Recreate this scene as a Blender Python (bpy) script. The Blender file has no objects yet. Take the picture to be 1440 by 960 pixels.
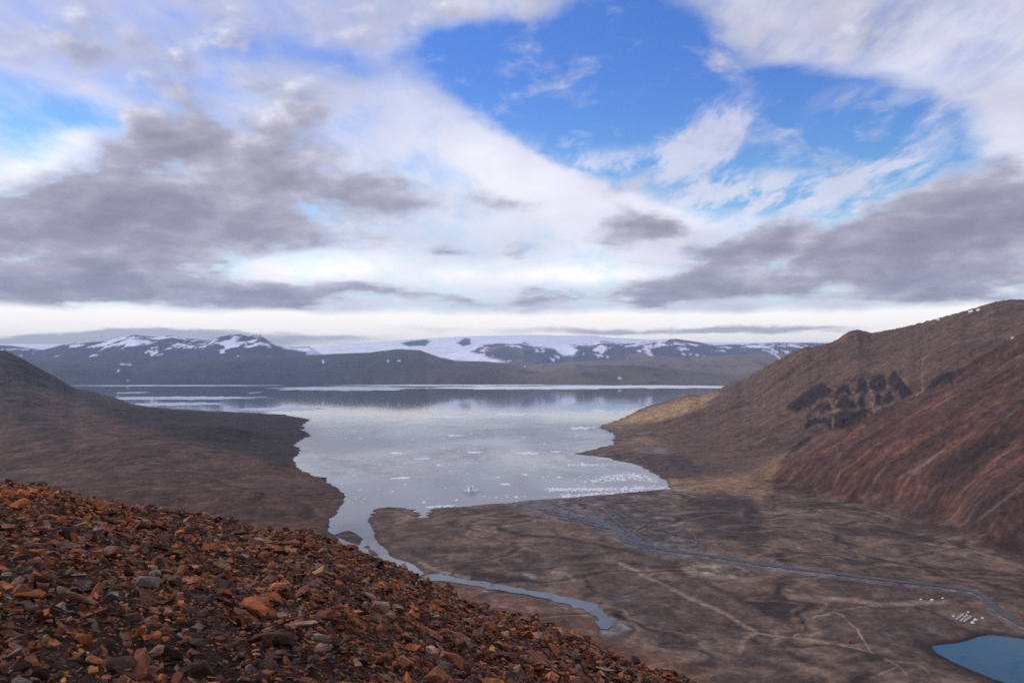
import bpy, bmesh, math, random
import numpy as np

# ------------------------------------------------------------------ basics
C = bpy.context.scene.collection
CAM_H = 350.0
F = 1247.0                      # focal length in photograph pixels (1440 wide)
PITCH = math.atan(35.0 / F)
CP, SP = math.cos(PITCH), math.sin(PITCH)
rng = np.random.default_rng(7)
random.seed(7)
f32 = np.float32

def ray(px, py):
    """photograph pixel -> (x/y, (z-H)/y) of the sight line"""
    a = (np.asarray(px, float) - 720) / F
    b = (480 - np.asarray(py, float)) / F
    yy = CP - b * SP
    return a / yy, (SP + b * CP) / yy

def at_h(px, py, h=0.0):
    t, q = ray(px, py)
    y = (h - CAM_H) / q
    return t * y, y

def project(x, y, z):
    dz = z - CAM_H
    dep = y * CP + dz * SP
    return 720 + F * x / dep, 480 - F * (dz * CP - y * SP) / dep

def azel(px, py):
    t, q = ray(px, py)
    return math.degrees(math.atan(t)), math.degrees(math.atan(q / math.sqrt(1 + t * t)))

def ss(a, b, x):
    v = np.clip((x - a) / (b - a), 0, 1)
    return v * v * (3 - 2 * v)

def lin(*c):
    c = np.array(c, float) / 255
    return np.where(c <= .04045, c / 12.92, ((c + .055) / 1.055) ** 2.4)

# gradient noise -----------------------------------------------------------
def _hash(ix, iy, seed):
    n = (ix.astype(np.int64) * 374761393 + iy.astype(np.int64) * 668265263 + seed * 974634777) & 0xffffffff
    n = ((n ^ (n >> 13)) * 1274126177) & 0xffffffff
    return (n ^ (n >> 16)) & 0xffff

_ANG = np.arange(65536) * (2 * math.pi / 65536)
_CA, _SA = np.cos(_ANG).astype(f32), np.sin(_ANG).astype(f32)

def gnoise(x, y, seed=0):
    ix, iy = np.floor(x), np.floor(y)
    fx, fy = (x - ix).astype(f32), (y - iy).astype(f32)
    ix, iy = ix.astype(np.int64), iy.astype(np.int64)
    ux = fx * fx * fx * (fx * (fx * 6 - 15) + 10)
    uy = fy * fy * fy * (fy * (fy * 6 - 15) + 10)
    def g(dx, dy):
        h = _hash(ix + dx, iy + dy, seed)
        return _CA[h] * (fx - dx) + _SA[h] * (fy - dy)
    a = g(0, 0); b = g(1, 0); c = g(0, 1); d = g(1, 1)
    return (a + (b - a) * ux) * (1 - uy) + (c + (d - c) * ux) * uy

def fbm(x, y, scale, octv=4, seed=0, rough=.5, ridged=False):
    x = x / scale; y = y / scale
    s = 0; amp = 1; tot = 0
    for o in range(octv):
        n = gnoise(x + 17.3 * o, y - 9.1 * o, seed + o) * 1.5
        if ridged: n = 1 - 2 * np.abs(n)
        s = s + n * amp; tot += amp
        amp *= rough; x = x * 2.03; y = y * 2.03
    return s / tot

# objects ------------------------------------------------------------------
def tag(o, label=None, cat=None, group=None, kind=None):
    if label: o['label'] = label
    if cat: o['category'] = cat
    if group: o['group'] = group
    if kind: o['kind'] = kind
    return o

def mesh_np(name, V, Q, mat=None, col=None, smooth=True, tri=False):
    me = bpy.data.meshes.new(name)
    V = np.asarray(V, f32); Q = np.asarray(Q, np.int32)
    k = Q.shape[1]
    me.vertices.add(len(V)); me.vertices.foreach_set('co', V.ravel())
    me.loops.add(Q.size); me.loops.foreach_set('vertex_index', Q.ravel())
    me.polygons.add(len(Q))
    me.polygons.foreach_set('loop_start', np.arange(0, Q.size, k, dtype=np.int32))
    me.polygons.foreach_set('loop_total', np.full(len(Q), k, np.int32))
    me.polygons.foreach_set('use_smooth', np.full(len(Q), smooth))
    if col is not None:
        ca = np.ones((len(V), 4), f32); ca[:, :col.shape[1]] = col
        at = me.color_attributes.new('Col', 'FLOAT_COLOR', 'POINT')
        at.data.foreach_set('color', ca.ravel())
    me.update(calc_edges=True)
    if mat: me.materials.append(mat)
    o = bpy.data.objects.new(name, me); C.objects.link(o)
    return o

def grid_faces(nr, nc):
    i = np.arange(nr - 1)[:, None] * nc + np.arange(nc - 1)[None, :]
    i = i.ravel()
    return np.stack([i, i + 1, i + nc + 1, i + nc], 1)

# ------------------------------------------------------------------ node helper
class NT:
    def __init__(s, tree): s.t = tree; s.n = tree.nodes; s.l = tree.links; s.n.clear()
    def new(s, typ, **kw):
        n = s.n.new(typ)
        for k, v in kw.items(): setattr(n, k, v)
        return n
    def put(s, inp, v):
        if v is None: return
        if isinstance(v, bpy.types.NodeSocket): s.l.new(v, inp)
        elif isinstance(v, (tuple, list, np.ndarray)):
            v = [float(a) for a in v]
            if len(inp.default_value) == 4 and len(v) == 3: v.append(1.0)
            inp.default_value = v
        else: inp.default_value = v
    def math(s, op, a, b=None, c=None, clamp=False):
        n = s.new('ShaderNodeMath', operation=op, use_clamp=clamp)
        s.put(n.inputs[0], a); s.put(n.inputs[1], b); s.put(n.inputs[2], c)
        return n.outputs[0]
    def vmath(s, op, a, b=None, c=None):
        n = s.new('ShaderNodeVectorMath', operation=op)
        s.put(n.inputs[0], a); s.put(n.inputs[1], b)
        if c is not None:
            s.put(n.inputs[3 if op == 'SCALE' else 2], c)
        return n.outputs[0]
    def noise(s, vec, scale, detail=5, rough=.55, dist=0, dims='3D'):
        n = s.new('ShaderNodeTexNoise', noise_dimensions=dims)
        s.put(n.inputs['Vector'], vec); n.inputs['Scale'].default_value = scale
        n.inputs['Detail'].default_value = detail; n.inputs['Roughness'].default_value = rough
        n.inputs['Distortion'].default_value = dist
        return n.outputs['Fac'], n.outputs['Color']
    def mapr(s, v, a, b, c=0., d=1., smooth=True):
        n = s.new('ShaderNodeMapRange', interpolation_type='SMOOTHSTEP' if smooth else 'LINEAR')
        s.put(n.inputs[0], v)
        for i, q in enumerate((a, b, c, d)): s.put(n.inputs[i + 1], q)
        return n.outputs[0]
    def mix(s, f, a, b, mode='MIX'):
        n = s.new('ShaderNodeMix', data_type='RGBA', blend_type=mode)
        s.put(n.inputs[0], f); s.put(n.inputs[6], a); s.put(n.inputs[7], b)
        return n.outputs[2]
    def ramp(s, f, pts):
        n = s.new('ShaderNodeValToRGB')
        s.put(n.inputs[0], f)
        e = n.color_ramp.elements
        while len(e) < len(pts): e.new(.5)
        for el, (p, c) in zip(e, pts): el.position = p; el.color = (*[float(a) for a in c], 1)
        return n.outputs[0]
    def mapping(s, v, loc=(0, 0, 0), rot=(0, 0, 0), sc=(1, 1, 1), typ='POINT'):
        n = s.new('ShaderNodeMapping', vector_type=typ)
        s.put(n.inputs[0], v)
        n.inputs[1].default_value = loc; n.inputs[2].default_value = rot; n.inputs[3].default_value = sc
        return n.outputs[0]

def material(name):
    m = bpy.data.materials.new(name); m.use_nodes = True
    return m, NT(m.node_tree)

def finish(N, bsdf):
    o = N.new('ShaderNodeOutputMaterial'); N.l.new(bsdf, o.inputs[0])

# ------------------------------------------------------------------ materials
def mat_terrain(name, s1=60., s2=9., bumpd=1.2, bs=14., var=.35, streak=False):
    m, N = material(name)
    pos = N.new('ShaderNodeNewGeometry').outputs['Position']
    at = N.new('ShaderNodeAttribute', attribute_name='Col').outputs['Color']
    n1, _ = N.noise(pos, 1 / s1, 6, .6)
    n2, _ = N.noise(pos, 1 / s2, 5, .65)
    v = N.math('ADD', N.mapr(n1, .25, .75, 1 - var, 1 + var, False), N.mapr(n2, .25, .75, -var, var, False))
    colr = N.vmath('SCALE', at, None, v)
    b = N.new('ShaderNodeBump'); b.inputs['Strength'].default_value = .9; b.inputs['Distance'].default_value = bumpd
    nb, _ = N.noise(pos, 1 / bs, 8, .65)
    N.l.new(nb, b.inputs['Height'])
    p = N.new('ShaderNodeBsdfPrincipled')
    N.put(p.inputs['Base Color'], colr)
    p.inputs['Roughness'].default_value = .95; p.inputs['Specular IOR Level'].default_value = .15
    N.l.new(b.outputs[0], p.inputs['Normal'])
    finish(N, p.outputs[0])
    return m

M_GROUND = mat_terrain('tundra_ground', 30, 6, 4.0, 26, .30)
M_HILL = mat_terrain('stony_slopes', 40, 10, 7.0, 40, .26)
M_FAR = mat_terrain('distant_rock', 900, 160, 30., 400, .14)

def mat_rock():
    m, N = material('weathered_rock')
    g = N.new('ShaderNodeNewGeometry')
    pos = g.outputs['Position']
    at = N.new('ShaderNodeAttribute', attribute_name='Col').outputs['Color']
    n1, _ = N.noise(pos, 11, 6, .7)
    n2, _ = N.noise(pos, 45, 5, .7)
    n3, _ = N.noise(N.vmath('ADD', pos, (31., 7., 3.)), 14, 5, .7)
    c = N.vmath('SCALE', at, None, N.mapr(n1, .28, .72, .5, 1.5, False))
    c = N.vmath('SCALE', c, None, N.mapr(n2, .3, .7, .62, 1.38, False))
    c = N.mix(N.math('MULTIPLY', N.mapr(n3, .6, .68), .5), c, lin(150, 72, 38))          # rusty lichen flecks
    c = N.mix(N.math('MULTIPLY', N.mapr(n3, .3, .36, 1., 0.), .5), c, lin(52, 47, 46))    # black crust lichen
    b = N.new('ShaderNodeBump'); b.inputs['Strength'].default_value = .8; b.inputs['Distance'].default_value = .02
    nb, _ = N.noise(pos, 30, 8, .7)
    N.l.new(nb, b.inputs['Height'])
    p = N.new('ShaderNodeBsdfPrincipled')
    N.put(p.inputs['Base Color'], c)
    p.inputs['Roughness'].default_value = .88; p.inputs['Specular IOR Level'].default_value = .25
    N.l.new(b.outputs[0], p.inputs['Normal'])
    finish(N, p.outputs[0]); return m
M_ROCK = mat_rock()

def mat_water():
    m, N = material('silty_fjord_water')
    pos = N.new('ShaderNodeNewGeometry').outputs['Position']
    at = N.new('ShaderNodeAttribute', attribute_name='Col')
    st = N.mapping(pos, rot=(0, 0, math.radians(8)), sc=(1, .55, 1))
    n1, _ = N.noise(st, 1 / 620., 8, .62, .6)
    n2, _ = N.noise(st, 1 / 55., 6, .7)
    ice = N.math('MULTIPLY', N.mapr(n1, .36, .68, .22, 1.25), N.mapr(n2, .3, .62, .55, 1.15))
    ice = N.math('MULTIPLY', ice, at.outputs['Alpha'])
    body = at.outputs['Color']
    p = N.new('ShaderNodeBsdfPrincipled')
    N.put(p.inputs['Base Color'], body)
    p.inputs['IOR'].default_value = 1.33
    N.put(p.inputs['Roughness'], .05)
    b = N.new('ShaderNodeBump'); b.inputs['Strength'].default_value = .25; b.inputs['Distance'].default_value = .25
    nb, _ = N.noise(st, 1 / 30., 6, .6); N.l.new(nb, b.inputs['Height'])
    N.l.new(b.outputs[0], p.inputs['Normal'])
    p2 = N.new('ShaderNodeBsdfPrincipled')
    N.put(p2.inputs['Base Color'], N.vmath('MAXIMUM', body, (.300, .290, .280))); p2.inputs['Roughness'].default_value = .45
    mx = N.new('ShaderNodeMixShader'); N.put(mx.inputs[0], N.math('MULTIPLY', ice, .85, clamp=True))
    N.l.new(p.outputs[0], mx.inputs[1]); N.l.new(p2.outputs[0], mx.inputs[2])
    finish(N, mx.outputs[0]); return m
M_WATER = mat_water()

def mat_simple(name, c, rough=.8, nscale=None, amt=.2, bump=0, ior=None):
    m, N = material(name)
    p = N.new('ShaderNodeBsdfPrincipled')
    pos = N.new('ShaderNodeNewGeometry').outputs['Position']
    colr = tuple(c)
    if nscale:
        n, _ = N.noise(pos, 1 / nscale, 6, .65)
        colr = N.vmath('SCALE', tuple(c), None, N.mapr(n, .3, .7, 1 - amt, 1 + amt, False))
        if bump:
            b = N.new('ShaderNodeBump'); b.inputs['Distance'].default_value = bump; b.inputs['Strength'].default_value = .7
            N.l.new(n, b.inputs['Height']); N.l.new(b.outputs[0], p.inputs['Normal'])
    N.put(p.inputs['Base Color'], colr); p.inputs['Roughness'].default_value = rough
    if ior: p.inputs['IOR'].default_value = ior
    finish(N, p.outputs[0]); return m

M_ICE = mat_simple('sea_ice', (.74, .75, .75), .7, 14, .18, .3)
M_SHEET = mat_simple('rotten_sheet_ice', (.46, .50, .56), .7, 160, .25, .3)
def mat_flow(name, c, bar, rough, spec, sc=26., lo=.5, hi=.6):
    m, N = material(name)
    pos = N.new('ShaderNodeNewGeometry').outputs['Position']
    p = N.new('ShaderNodeBsdfPrincipled')
    n, _ = N.noise(pos, 1 / sc, 7, .7, .8)
    n2, _ = N.noise(pos, 1 / (sc * 4), 4, .6)
    f = N.mapr(n, lo, hi)
    cc = N.mix(f, N.vmath('SCALE', tuple(c), None, N.mapr(n2, .3, .7, .75, 1.25, False)), tuple(bar))
    N.put(p.inputs['Base Color'], cc)
    N.put(p.inputs['Roughness'], N.mapr(f, 0, 1, rough, .8, False))
    p.inputs['IOR'].default_value = 1.33; p.inputs['Specular IOR Level'].default_value = spec
    b = N.new('ShaderNodeBump'); b.inputs['Distance'].default_value = .06; b.inputs['Strength'].default_value = .6
    N.l.new(n, b.inputs['Height']); N.l.new(b.outputs[0], p.inputs['Normal'])
    finish(N, p.outputs[0]); return m
M_RIVER = mat_flow('braided_river_water', (.052, .055, .064), (.12, .108, .10), .35, .16)
M_CREEK = mat_flow('silty_river_water', (.115, .125, .14), (.10, .10, .10), .3, .3, 40, .56, .7)
M_POND = mat_flow('blue_pond_water', (.008, .075, .14), (.014, .095, .16), .15, .10, 60, .5, .9)
M_TENT = mat_simple('white_canvas', (.62, .59, .53), .8, 1.5, .08, .02)
M_POLE = mat_simple('grey_metal', (.35, .35, .36), .5)
M_REDW = mat_simple('red_painted_wood', (.28, .05, .035), .7, .8, .15, .01)
M_DARKR = mat_simple('dark_roofing', (.06, .055, .055), .8, .8, .15)
M_OPEN = mat_simple('dark_canvas_opening', (.03, .03, .03), .9)

# ------------------------------------------------------------------ land outline (pixels at sea level)
SHORE = [(-900, 556), (60, 554), (145, 562), (200, 573), (300, 578), (400, 583), (437, 590), (425, 597), (423, 603),
         (437, 611), (425, 617), (412, 625), (422, 633), (413, 648), (420, 660), (440, 668), (455, 672), (470, 685), (487, 693),
         (482, 705), (475, 720), (463, 735), (464, 748), (480, 765), (510, 785), (545, 800), (590, 812), (600, 806),
         (575, 790), (550, 783), (535, 768), (522, 745), (519, 728), (530, 715), (545, 711), (570, 714), (585, 719), (592, 727),
         (597, 727), (607, 719), (620, 714), (640, 713), (700, 708), (740, 704), (800, 700), (860, 694), (943, 687),
         (930, 672), (900, 655), (850, 643), (810, 638), (835, 632), (862, 625), (865, 612), (843, 600), (870, 590), (900, 580),
         (930, 573), (1000, 562), (1100, 556), (2600, 553), (2600, 3000), (-900, 3000)]
ISLES = [[(472, 752), (490, 745), (503, 750), (512, 758), (505, 766), (490, 762)],
         [(508, 768), (520, 766), (533, 778), (535, 785), (520, 781)]]

def ts_of(pts, h=0.0):
    P = np.array(pts, float); x, y = at_h(P[:, 0], P[:, 1], h)
    return np.stack([x / y, np.log(y)], 1)

def signed(t, s, poly):
    """signed distance, >0 inside, in log-polar units (x metres ~ x / y)"""
    d2 = np.full(t.shape, 1e9, f32); inside = np.zeros(t.shape, bool)
    n = len(poly); t = t.astype(f32); s = s.astype(f32)
    for i in range(n):
        a = poly[i].astype(f32); b = poly[(i + 1) % n].astype(f32)
        e = b - a; L = float(e @ e) + 1e-12
        wx = t - a[0]; wy = s - a[1]
        k = np.clip((wx * e[0] + wy * e[1]) / L, 0, 1)
        dx = wx - e[0] * k; dy = wy - e[1] * k
        np.minimum(d2, dx * dx + dy * dy, out=d2)
        if a[1] != b[1]:
            c = ((a[1] > s) != (b[1] > s)) & (t < (b[0] - a[0]) * (s - a[1]) / (b[1] - a[1]) + a[0])
            inside ^= c
    d = np.sqrt(d2)
    return np.where(inside, d, -d)

SHORE_TS = ts_of(SHORE)
ISLES_TS = [ts_of(p) for p in ISLES]
PONDH = 6.0
POND = [(1310, 909), (1322, 906), (1345, 904), (1362, 900), (1375, 895), (1392, 892), (1440, 898), (1540, 912), (1640, 935), (1600, 985), (1520, 1000), (1440, 967),
        (1400, 955), (1370, 943), (1340, 930), (1318, 918)]
POND_TS = ts_of(POND, PONDH)

# ------------------------------------------------------------------ height control points -> thin plate spline over (x/y, ln y)
CT = []
def cd(px, py, y):                # seen at this pixel, at this distance
    t, q = ray(px, py); CT.append((float(t), math.log(y), CAM_H + q * y))
def ch(px, py, h):                # seen at this pixel, at this height
    x, y = at_h(px, py, h); CT.append((float(x / y), math.log(y), h))
def cw(px, y, h):                 # column px, distance y, height h
    t, q = ray(px, 515); CT.append((float(t), math.log(y), h))
for p in SHORE[1:-4:2]: ch(p[0], p[1], 0.0)
for a in [(-400, 400, 7600), (-120, 447, 8000), (0, 492, 8200), (20, 500, 8250), (60, 520, 8500), (100, 543, 8900),
          (100, 565, 6000), (0, 540, 6400), (0, 570, 5200), (0, 600, 4300), (60, 610, 3900), (200, 600, 4700), (200, 620, 3500), (300, 600, 4300), (0, 640, 3050), (0, 665, 2650),
          (300, 640, 3100), (300, 700, 2100), (150, 660, 2650), (380, 640, 3150), (400, 700, 2150), (-300, 600, 4000), (-300, 700, 2000),
          (1440, 421, 5000), (1410, 422, 5050), (1380, 430, 5100), (1320, 447, 5200), (1290, 455, 5300), (1230, 467, 5450), (1205, 462, 5500), (1190, 468, 5600), (1175, 480, 5700),
          (1130, 488, 6000), (1080, 513, 6400), (1040, 535, 6800), (1000, 550, 7200), (960, 558, 7500), (1560, 400, 4900),
          (1100, 560, 4600), (1150, 520, 4900), (1200, 555, 4000), (1250, 500, 4600), (1300, 530, 3850), (1050, 600, 4100), (1150, 600, 3650),
          (1100, 640, 3150), (1000, 620, 3900), (950, 600, 4600), (950, 640, 3300), (1050, 660, 2900), (1350, 460, 4700), (1400, 475, 4150), (1340, 500, 3900),
          (1115, 645, 2700), (1200, 590, 2780), (1300, 540, 2820), (1380, 500, 2850), (1440, 470, 2900), (1560, 420, 3000),
          (1440, 600, 2250), (1440, 690, 1880), (1300, 650, 2300), (1370, 620, 2280), (1200, 680, 2350), (1560, 690, 1800)]: cd(*a)
for a in [(1205, 7200, 250), (1300, 7200, 330), (1130, 8000, 160), (1440, 7200, 380), (0, 10500, 200), (-300, 10500, 260), (60, 10400, 120),
          (1200, 3180, 100), (1300, 3250, 190), (1380, 3300, 270), (1440, 3350, 330),
          (-900, 8000, 900), (-900, 3000, 200), (2300, 3000, 700), (2300, 7000, 600), (2300, 1500, 60), (-900, 1200, 60), (720, 560, 50), (-300, 1000, 60), (1440, 650, 45), (300, 1200, 60)]: cw(*a)
for a in [(600, 745), (560, 760), (700, 730), (750, 745), (700, 780), (900, 720), (900, 800), (830, 780), (1000, 700), (1000, 760), (1000, 690), (1100, 745), (1200, 705), (1200, 780),
          (1300, 795), (1300, 732), (1400, 850), (1000, 850), (1100, 900), (1300, 950), (1200, 950), (900, 860), (1440, 900), (1120, 692), (1440, 778), (1560, 960), (1560, 800), (1440, 830)]:
    ch(a[0], a[1], 7.0)
for a in [(560, 850, 38), (650, 872, 34), (740, 885, 24), (820, 915, 16), (1000, 990, 18)]: ch(*a)

CT = np.array(CT)
def tps_fit(P, v, reg=2e-5):
    d = np.linalg.norm(P[:, None] - P[None], axis=2)
    K = np.where(d > 0, d * d * np.log(d + 1e-12), 0) + reg * np.eye(len(P))
    Q = np.c_[np.ones(len(P)), P]
    A = np.block([[K, Q], [Q.T, np.zeros((3, 3))]])
    return np.linalg.solve(A, np.r_[v, 0, 0, 0])
_w = tps_fit(CT[:, :2], CT[:, 2])
GT = np.linspace(-1.35, 1.6, 260); GS = np.linspace(math.log(520), math.log(13500), 240)
def _tps_eval(t, s):
    out = _w[-3] + _w[-2] * t + _w[-1] * s
    for (a, b), w in zip(CT[:, :2], _w[:-3]):
        r2 = (t - a) ** 2 + (s - b) ** 2
        out = out + w * .5 * r2 * np.log(r2 + 1e-12)
    return out
_G = _tps_eval(GT[:, None], GS[None, :])
def tps(t, s):
    u = np.clip((t - GT[0]) / (GT[1] - GT[0]), 0, len(GT) - 1.001)
    v = np.clip((s - GS[0]) / (GS[1] - GS[0]), 0, len(GS) - 1.001)
    i = u.astype(int); j = v.astype(int); a = u - i; b = v - j
    a = a * a * (3 - 2 * a) * .3 + a * .7; b = b * b * (3 - 2 * b) * .3 + b * .7
    return (_G[i, j] * (1 - a) + _G[i + 1, j] * a) * (1 - b) + (_G[i, j + 1] * (1 - a) + _G[i + 1, j + 1] * a) * b

def shore_dist(x, y):
    t = x / y; s = np.log(y)
    wob = fbm(x, y, 110, 5, 50, .62) * .0085
    wob2 = fbm(x, y, 700, 3, 51, .5) * .004
    d = signed(t, s, SHORE_TS)
    spit = fbm(x * .35, y * 1.2, 60, 4, 52, .6) * .012 * ss(1900, 2080, y) * ss(2420, 2250, y) * (t > -.16) * (t < .0)
    for p in ISLES_TS: d = np.maximum(d, signed(t, s, p))
    return (d + wob + spit + wob2 * ss(900, 6000, y)) * y

def base_height(x, y):
    """smooth land surface: (height, shore distance in m, slope-country mask)"""
    t = x / y; s = np.log(y)
    T = tps(t, s)
    d = shore_dist(x, y)
    hill = ss(14, 50, T)
    T = np.maximum(T, 0) * hill + np.minimum(np.maximum(T * .5 + 3, 4), 14) * (1 - hill)
    steep = .16 + .45 * hill
    land = .5 + (1 - np.exp(-np.maximum(d, 0) * steep / np.maximum(T, 3))) * T
    h = np.where(d > 0, land, -np.minimum(-d * .3 + .5, 25))
    dp = signed(t, s, POND_TS) * y
    h = np.where(dp > 0, PONDH - np.minimum(dp * .3 + .3, 3), np.where(dp > -70, PONDH + 1.0 + (np.maximum(h, PONDH + 1) - PONDH - 1) * ss(0, 70, -dp) - .8 * ss(4, 0, -dp), h))
    return h, d, hill, dp

# ------------------------------------------------------------------ painted ground colours, a few sunlit patches among them, laid out along traced outlines
def soft_poly(X, Y, pts, fe=3.0):
    P = np.array(pts, float)
    m = np.zeros(X.shape, f32)
    x0, y0 = P.min(0) - fe * 2; x1, y1 = P.max(0) + fe * 2
    k = (X > x0) & (X < x1) & (Y > y0) & (Y < y1)
    if k.any():
        d = signed(X[k], Y[k], P); m[k] = ss(-fe, fe, d)
    return m

def soft_line(X, Y, pts, w=2.0, fe=1.5):
    P = np.array(pts, float); m = np.zeros(X.shape, f32)
    x0, y0 = P.min(0) - w - fe - 2; x1, y1 = P.max(0) + w + fe + 2
    k = (X > x0) & (X < x1) & (Y > y0) & (Y < y1)
    if not k.any(): return m
    xx, yy = X[k], Y[k]; d2 = np.full(xx.shape, 1e9)
    for a, b in zip(P[:-1], P[1:]):
        e = b - a; L = e @ e
        q = np.clip(((xx - a[0]) * e[0] + (yy - a[1]) * e[1]) / L, 0, 1)
        d2 = np.minimum(d2, (xx - a[0] - q * e[0]) ** 2 + (yy - a[1] - q * e[1]) ** 2)
    m[k] = ss(w + fe, max(w - fe, 0), np.sqrt(d2))
    return m

RIVER = [(1520, 918), (1470, 893), (1440, 881), (1418, 869), (1403, 858), (1390, 845), (1375, 833), (1345, 827), (1300, 822), (1250, 818), (1200, 812), (1150, 805), (1100, 798),
         (1060, 793), (1020, 786), (980, 780), (940, 774), (905, 767), (880, 757), (862, 744), (835, 733), (800, 724), (765, 717), (735, 710), (722, 704)]
CREEK = [(592, 806), (612, 810), (640, 815), (680, 822), (720, 830), (760, 838), (795, 845), (822, 852), (842, 861), (852, 872), (852, 882), (846, 892)]
BRAIDS = [[(880, 757), (850, 735), (820, 722), (790, 711), (770, 701)], [(900, 765), (880, 745), (862, 730), (850, 717), (820, 708), (800, 698)],
          [(840, 737), (800, 728), (770, 722), (745, 712), (732, 706)], [(920, 770), (905, 755), (888, 748), (905, 741), (907, 736), (890, 733), (870, 722), (855, 714)],
          [(860, 745), (830, 738), (800, 731), (775, 730)], [(975, 770), (981, 762), (975, 752), (962, 745), (960, 738)]]

def paint_near(x, y, z, d, hill, dp):
    X, Y = project(x, y, z)
    lsc = 1.0
    wx = fbm(x, y, 120, 4, 70) * 9; wy = fbm(x, y, 120, 4, 75) * 5
    Xw, Yw = X + wx, Y + wy
    n_big = fbm(x, y, 420, 4, 1); n_mid = fbm(x, y, 90, 5, 5, .6); n_fine = fbm(x, y, 18, 4, 9, .6)
    def col(*c): return lin(*c).astype(f32)[None, :]
    K = np.ones((len(x), 1), f32)
    c = K * col(86, 73, 65)
    def over(c, m, *rgb, a=1.0):
        m = (np.clip(m, 0, 1) * a).astype(f32)[:, None]; return c * (1 - m) + col(*rgb) * m
    c = over(c, ss(0, .5, n_big), 97, 81, 70)
    c = over(c, ss(.05, .4, -n_big), 74, 64, 59)
    # long drainage stripes following the contours of the flat
    st = fbm(x + 300 * fbm(x, y, 500, 3, 31), y * 1.0, 1, 1, 3) * 0
    rid = fbm(x + 60 * n_big, (y + 200 * n_big) , 150, 4, 33, .55, ridged=True)
    c = over(c, ss(.35, .75, rid), 50, 44, 43, a=.55)
    c = over(c, ss(.1, .5, n_mid), 66, 56, 51, a=.7)
    c = over(c, ss(.15, .5, -n_mid), 104, 88, 76, a=.5)
    # left lowland
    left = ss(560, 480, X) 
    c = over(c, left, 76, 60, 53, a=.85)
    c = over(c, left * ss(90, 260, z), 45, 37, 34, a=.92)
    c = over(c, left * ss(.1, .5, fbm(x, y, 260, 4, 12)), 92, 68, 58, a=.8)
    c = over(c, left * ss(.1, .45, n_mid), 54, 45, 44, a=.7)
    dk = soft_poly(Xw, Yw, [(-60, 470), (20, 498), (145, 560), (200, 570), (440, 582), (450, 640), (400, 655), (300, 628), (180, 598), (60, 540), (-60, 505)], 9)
    c = over(c, dk * left, 38, 32, 35, a=.92)  # darker tone along the seaward flank of the left hill
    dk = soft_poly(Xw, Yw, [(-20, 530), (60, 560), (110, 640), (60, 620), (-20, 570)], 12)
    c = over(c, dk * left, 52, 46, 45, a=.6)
    # right hills
    right = ss(800, 900, X) * np.maximum(ss(10, 40, z), ss(705, 640, Y) * ss(900, 1000, X))
    sx, sy = .86, .51                                              # fall line
    al = x * sx + y * sy; ac = -x * sy + y * sx
    w = fbm(x, y, 500, 3, 20) * 120
    stq = fbm(al / 9 , ac + w * .5, 28, 5, 21, .6)
    stq2 = fbm(al / 7, ac + w, 95, 4, 26, .6)
    c = over(c, right, 84, 68, 60)
    c = over(c, right * ss(.0, .5, n_big), 70, 57, 54, a=.8)
    c = over(c, right * ss(.05, .5, stq2), 64, 51, 49, a=.8)
    c = over(c, right * ss(.1, .5, -stq2), 98, 80, 69, a=.8)
    c = over(c, right * ss(.15, .5, stq), 106, 86, 74, a=.4)
    spur = soft_poly(X, Y, [(1110, 645), (1200, 592), (1300, 547), (1380, 500), (1460, 455), (1700, 400), (1700, 830), (1440, 785), (1330, 742), (1230, 712), (1140, 695), (1040, 690), (1060, 670)], 5)
    c = over(c, spur, 78, 56, 49, a=.95)
    c = over(c, spur * ss(-.1, .35, stq2), 84, 58, 50, a=.6)
    c = over(c, spur * ss(.1, .5, -stq2), 62, 50, 47, a=.85)
    c = over(c, spur * ss(.12, .42, stq), 112, 80, 66, a=.55)
    c = over(c, spur * ss(.12, .42, -stq), 58, 44, 42, a=.6)
    rust = soft_line(X, Y, [(1215, 660), (1300, 610), (1400, 560), (1440, 540)], 3, 5) + soft_line(Xw, Yw, [(1250, 690), (1340, 630), (1440, 580)], 4, 6) + soft_line(Xw, Yw, [(1330, 700), (1440, 640)], 5, 7)
    c = over(c, rust * spur * ss(-.3, .3, stq), 104, 64, 49, a=.5)
    for a in ([(1280, 665), (1330, 632)], [(1350, 700), (1400, 655)], [(1390, 620), (1440, 560)], [(1260, 730 - 55), (1300, 650)], [(1370, 735), (1440, 680)]):
        c = over(c, soft_line(X, Y, a, 1.5, 2.5) * ss(-.4, .2, stq), 106, 96, 90, a=.7)
    c = over(c, soft_line(Xw, Yw, [(1360, 670), (1410, 620), (1440, 610)], 10, 10), 46, 38, 38, a=.6)
    # sunlit saddle and apron at the far spur's foot, painted paler tan
    c = over(c, soft_poly(Xw, Yw, [(845, 598), (900, 580), (960, 560), (1010, 552), (985, 575), (930, 592)], 6), 142, 120, 92, a=.85)
    c = over(c, soft_poly(Xw, Yw, [(930, 672), (965, 676), (1060, 668), (1100, 640), (1080, 700), (1000, 692), (945, 690)], 7), 124, 102, 80, a=.75)
    c = over(c, soft_poly(Xw, Yw, [(880, 622), (910, 612), (935, 622), (905, 628)], 4), 130, 96, 74, a=.4)
    c = over(c, soft_poly(Xw, Yw, [(885, 632), (930, 628), (945, 640), (900, 640)], 3), 120, 116, 116, a=.5)
    c = over(c, soft_poly(Xw, Yw, [(845, 640), (900, 632), (960, 640), (990, 662), (935, 672), (900, 655)], 6), 58, 50, 50, a=.85)
    c = over(c, soft_poly(Xw, Yw, [(950, 655), (1000, 652), (1005, 664), (955, 668)], 4), 62, 58, 60, a=.6)
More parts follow.
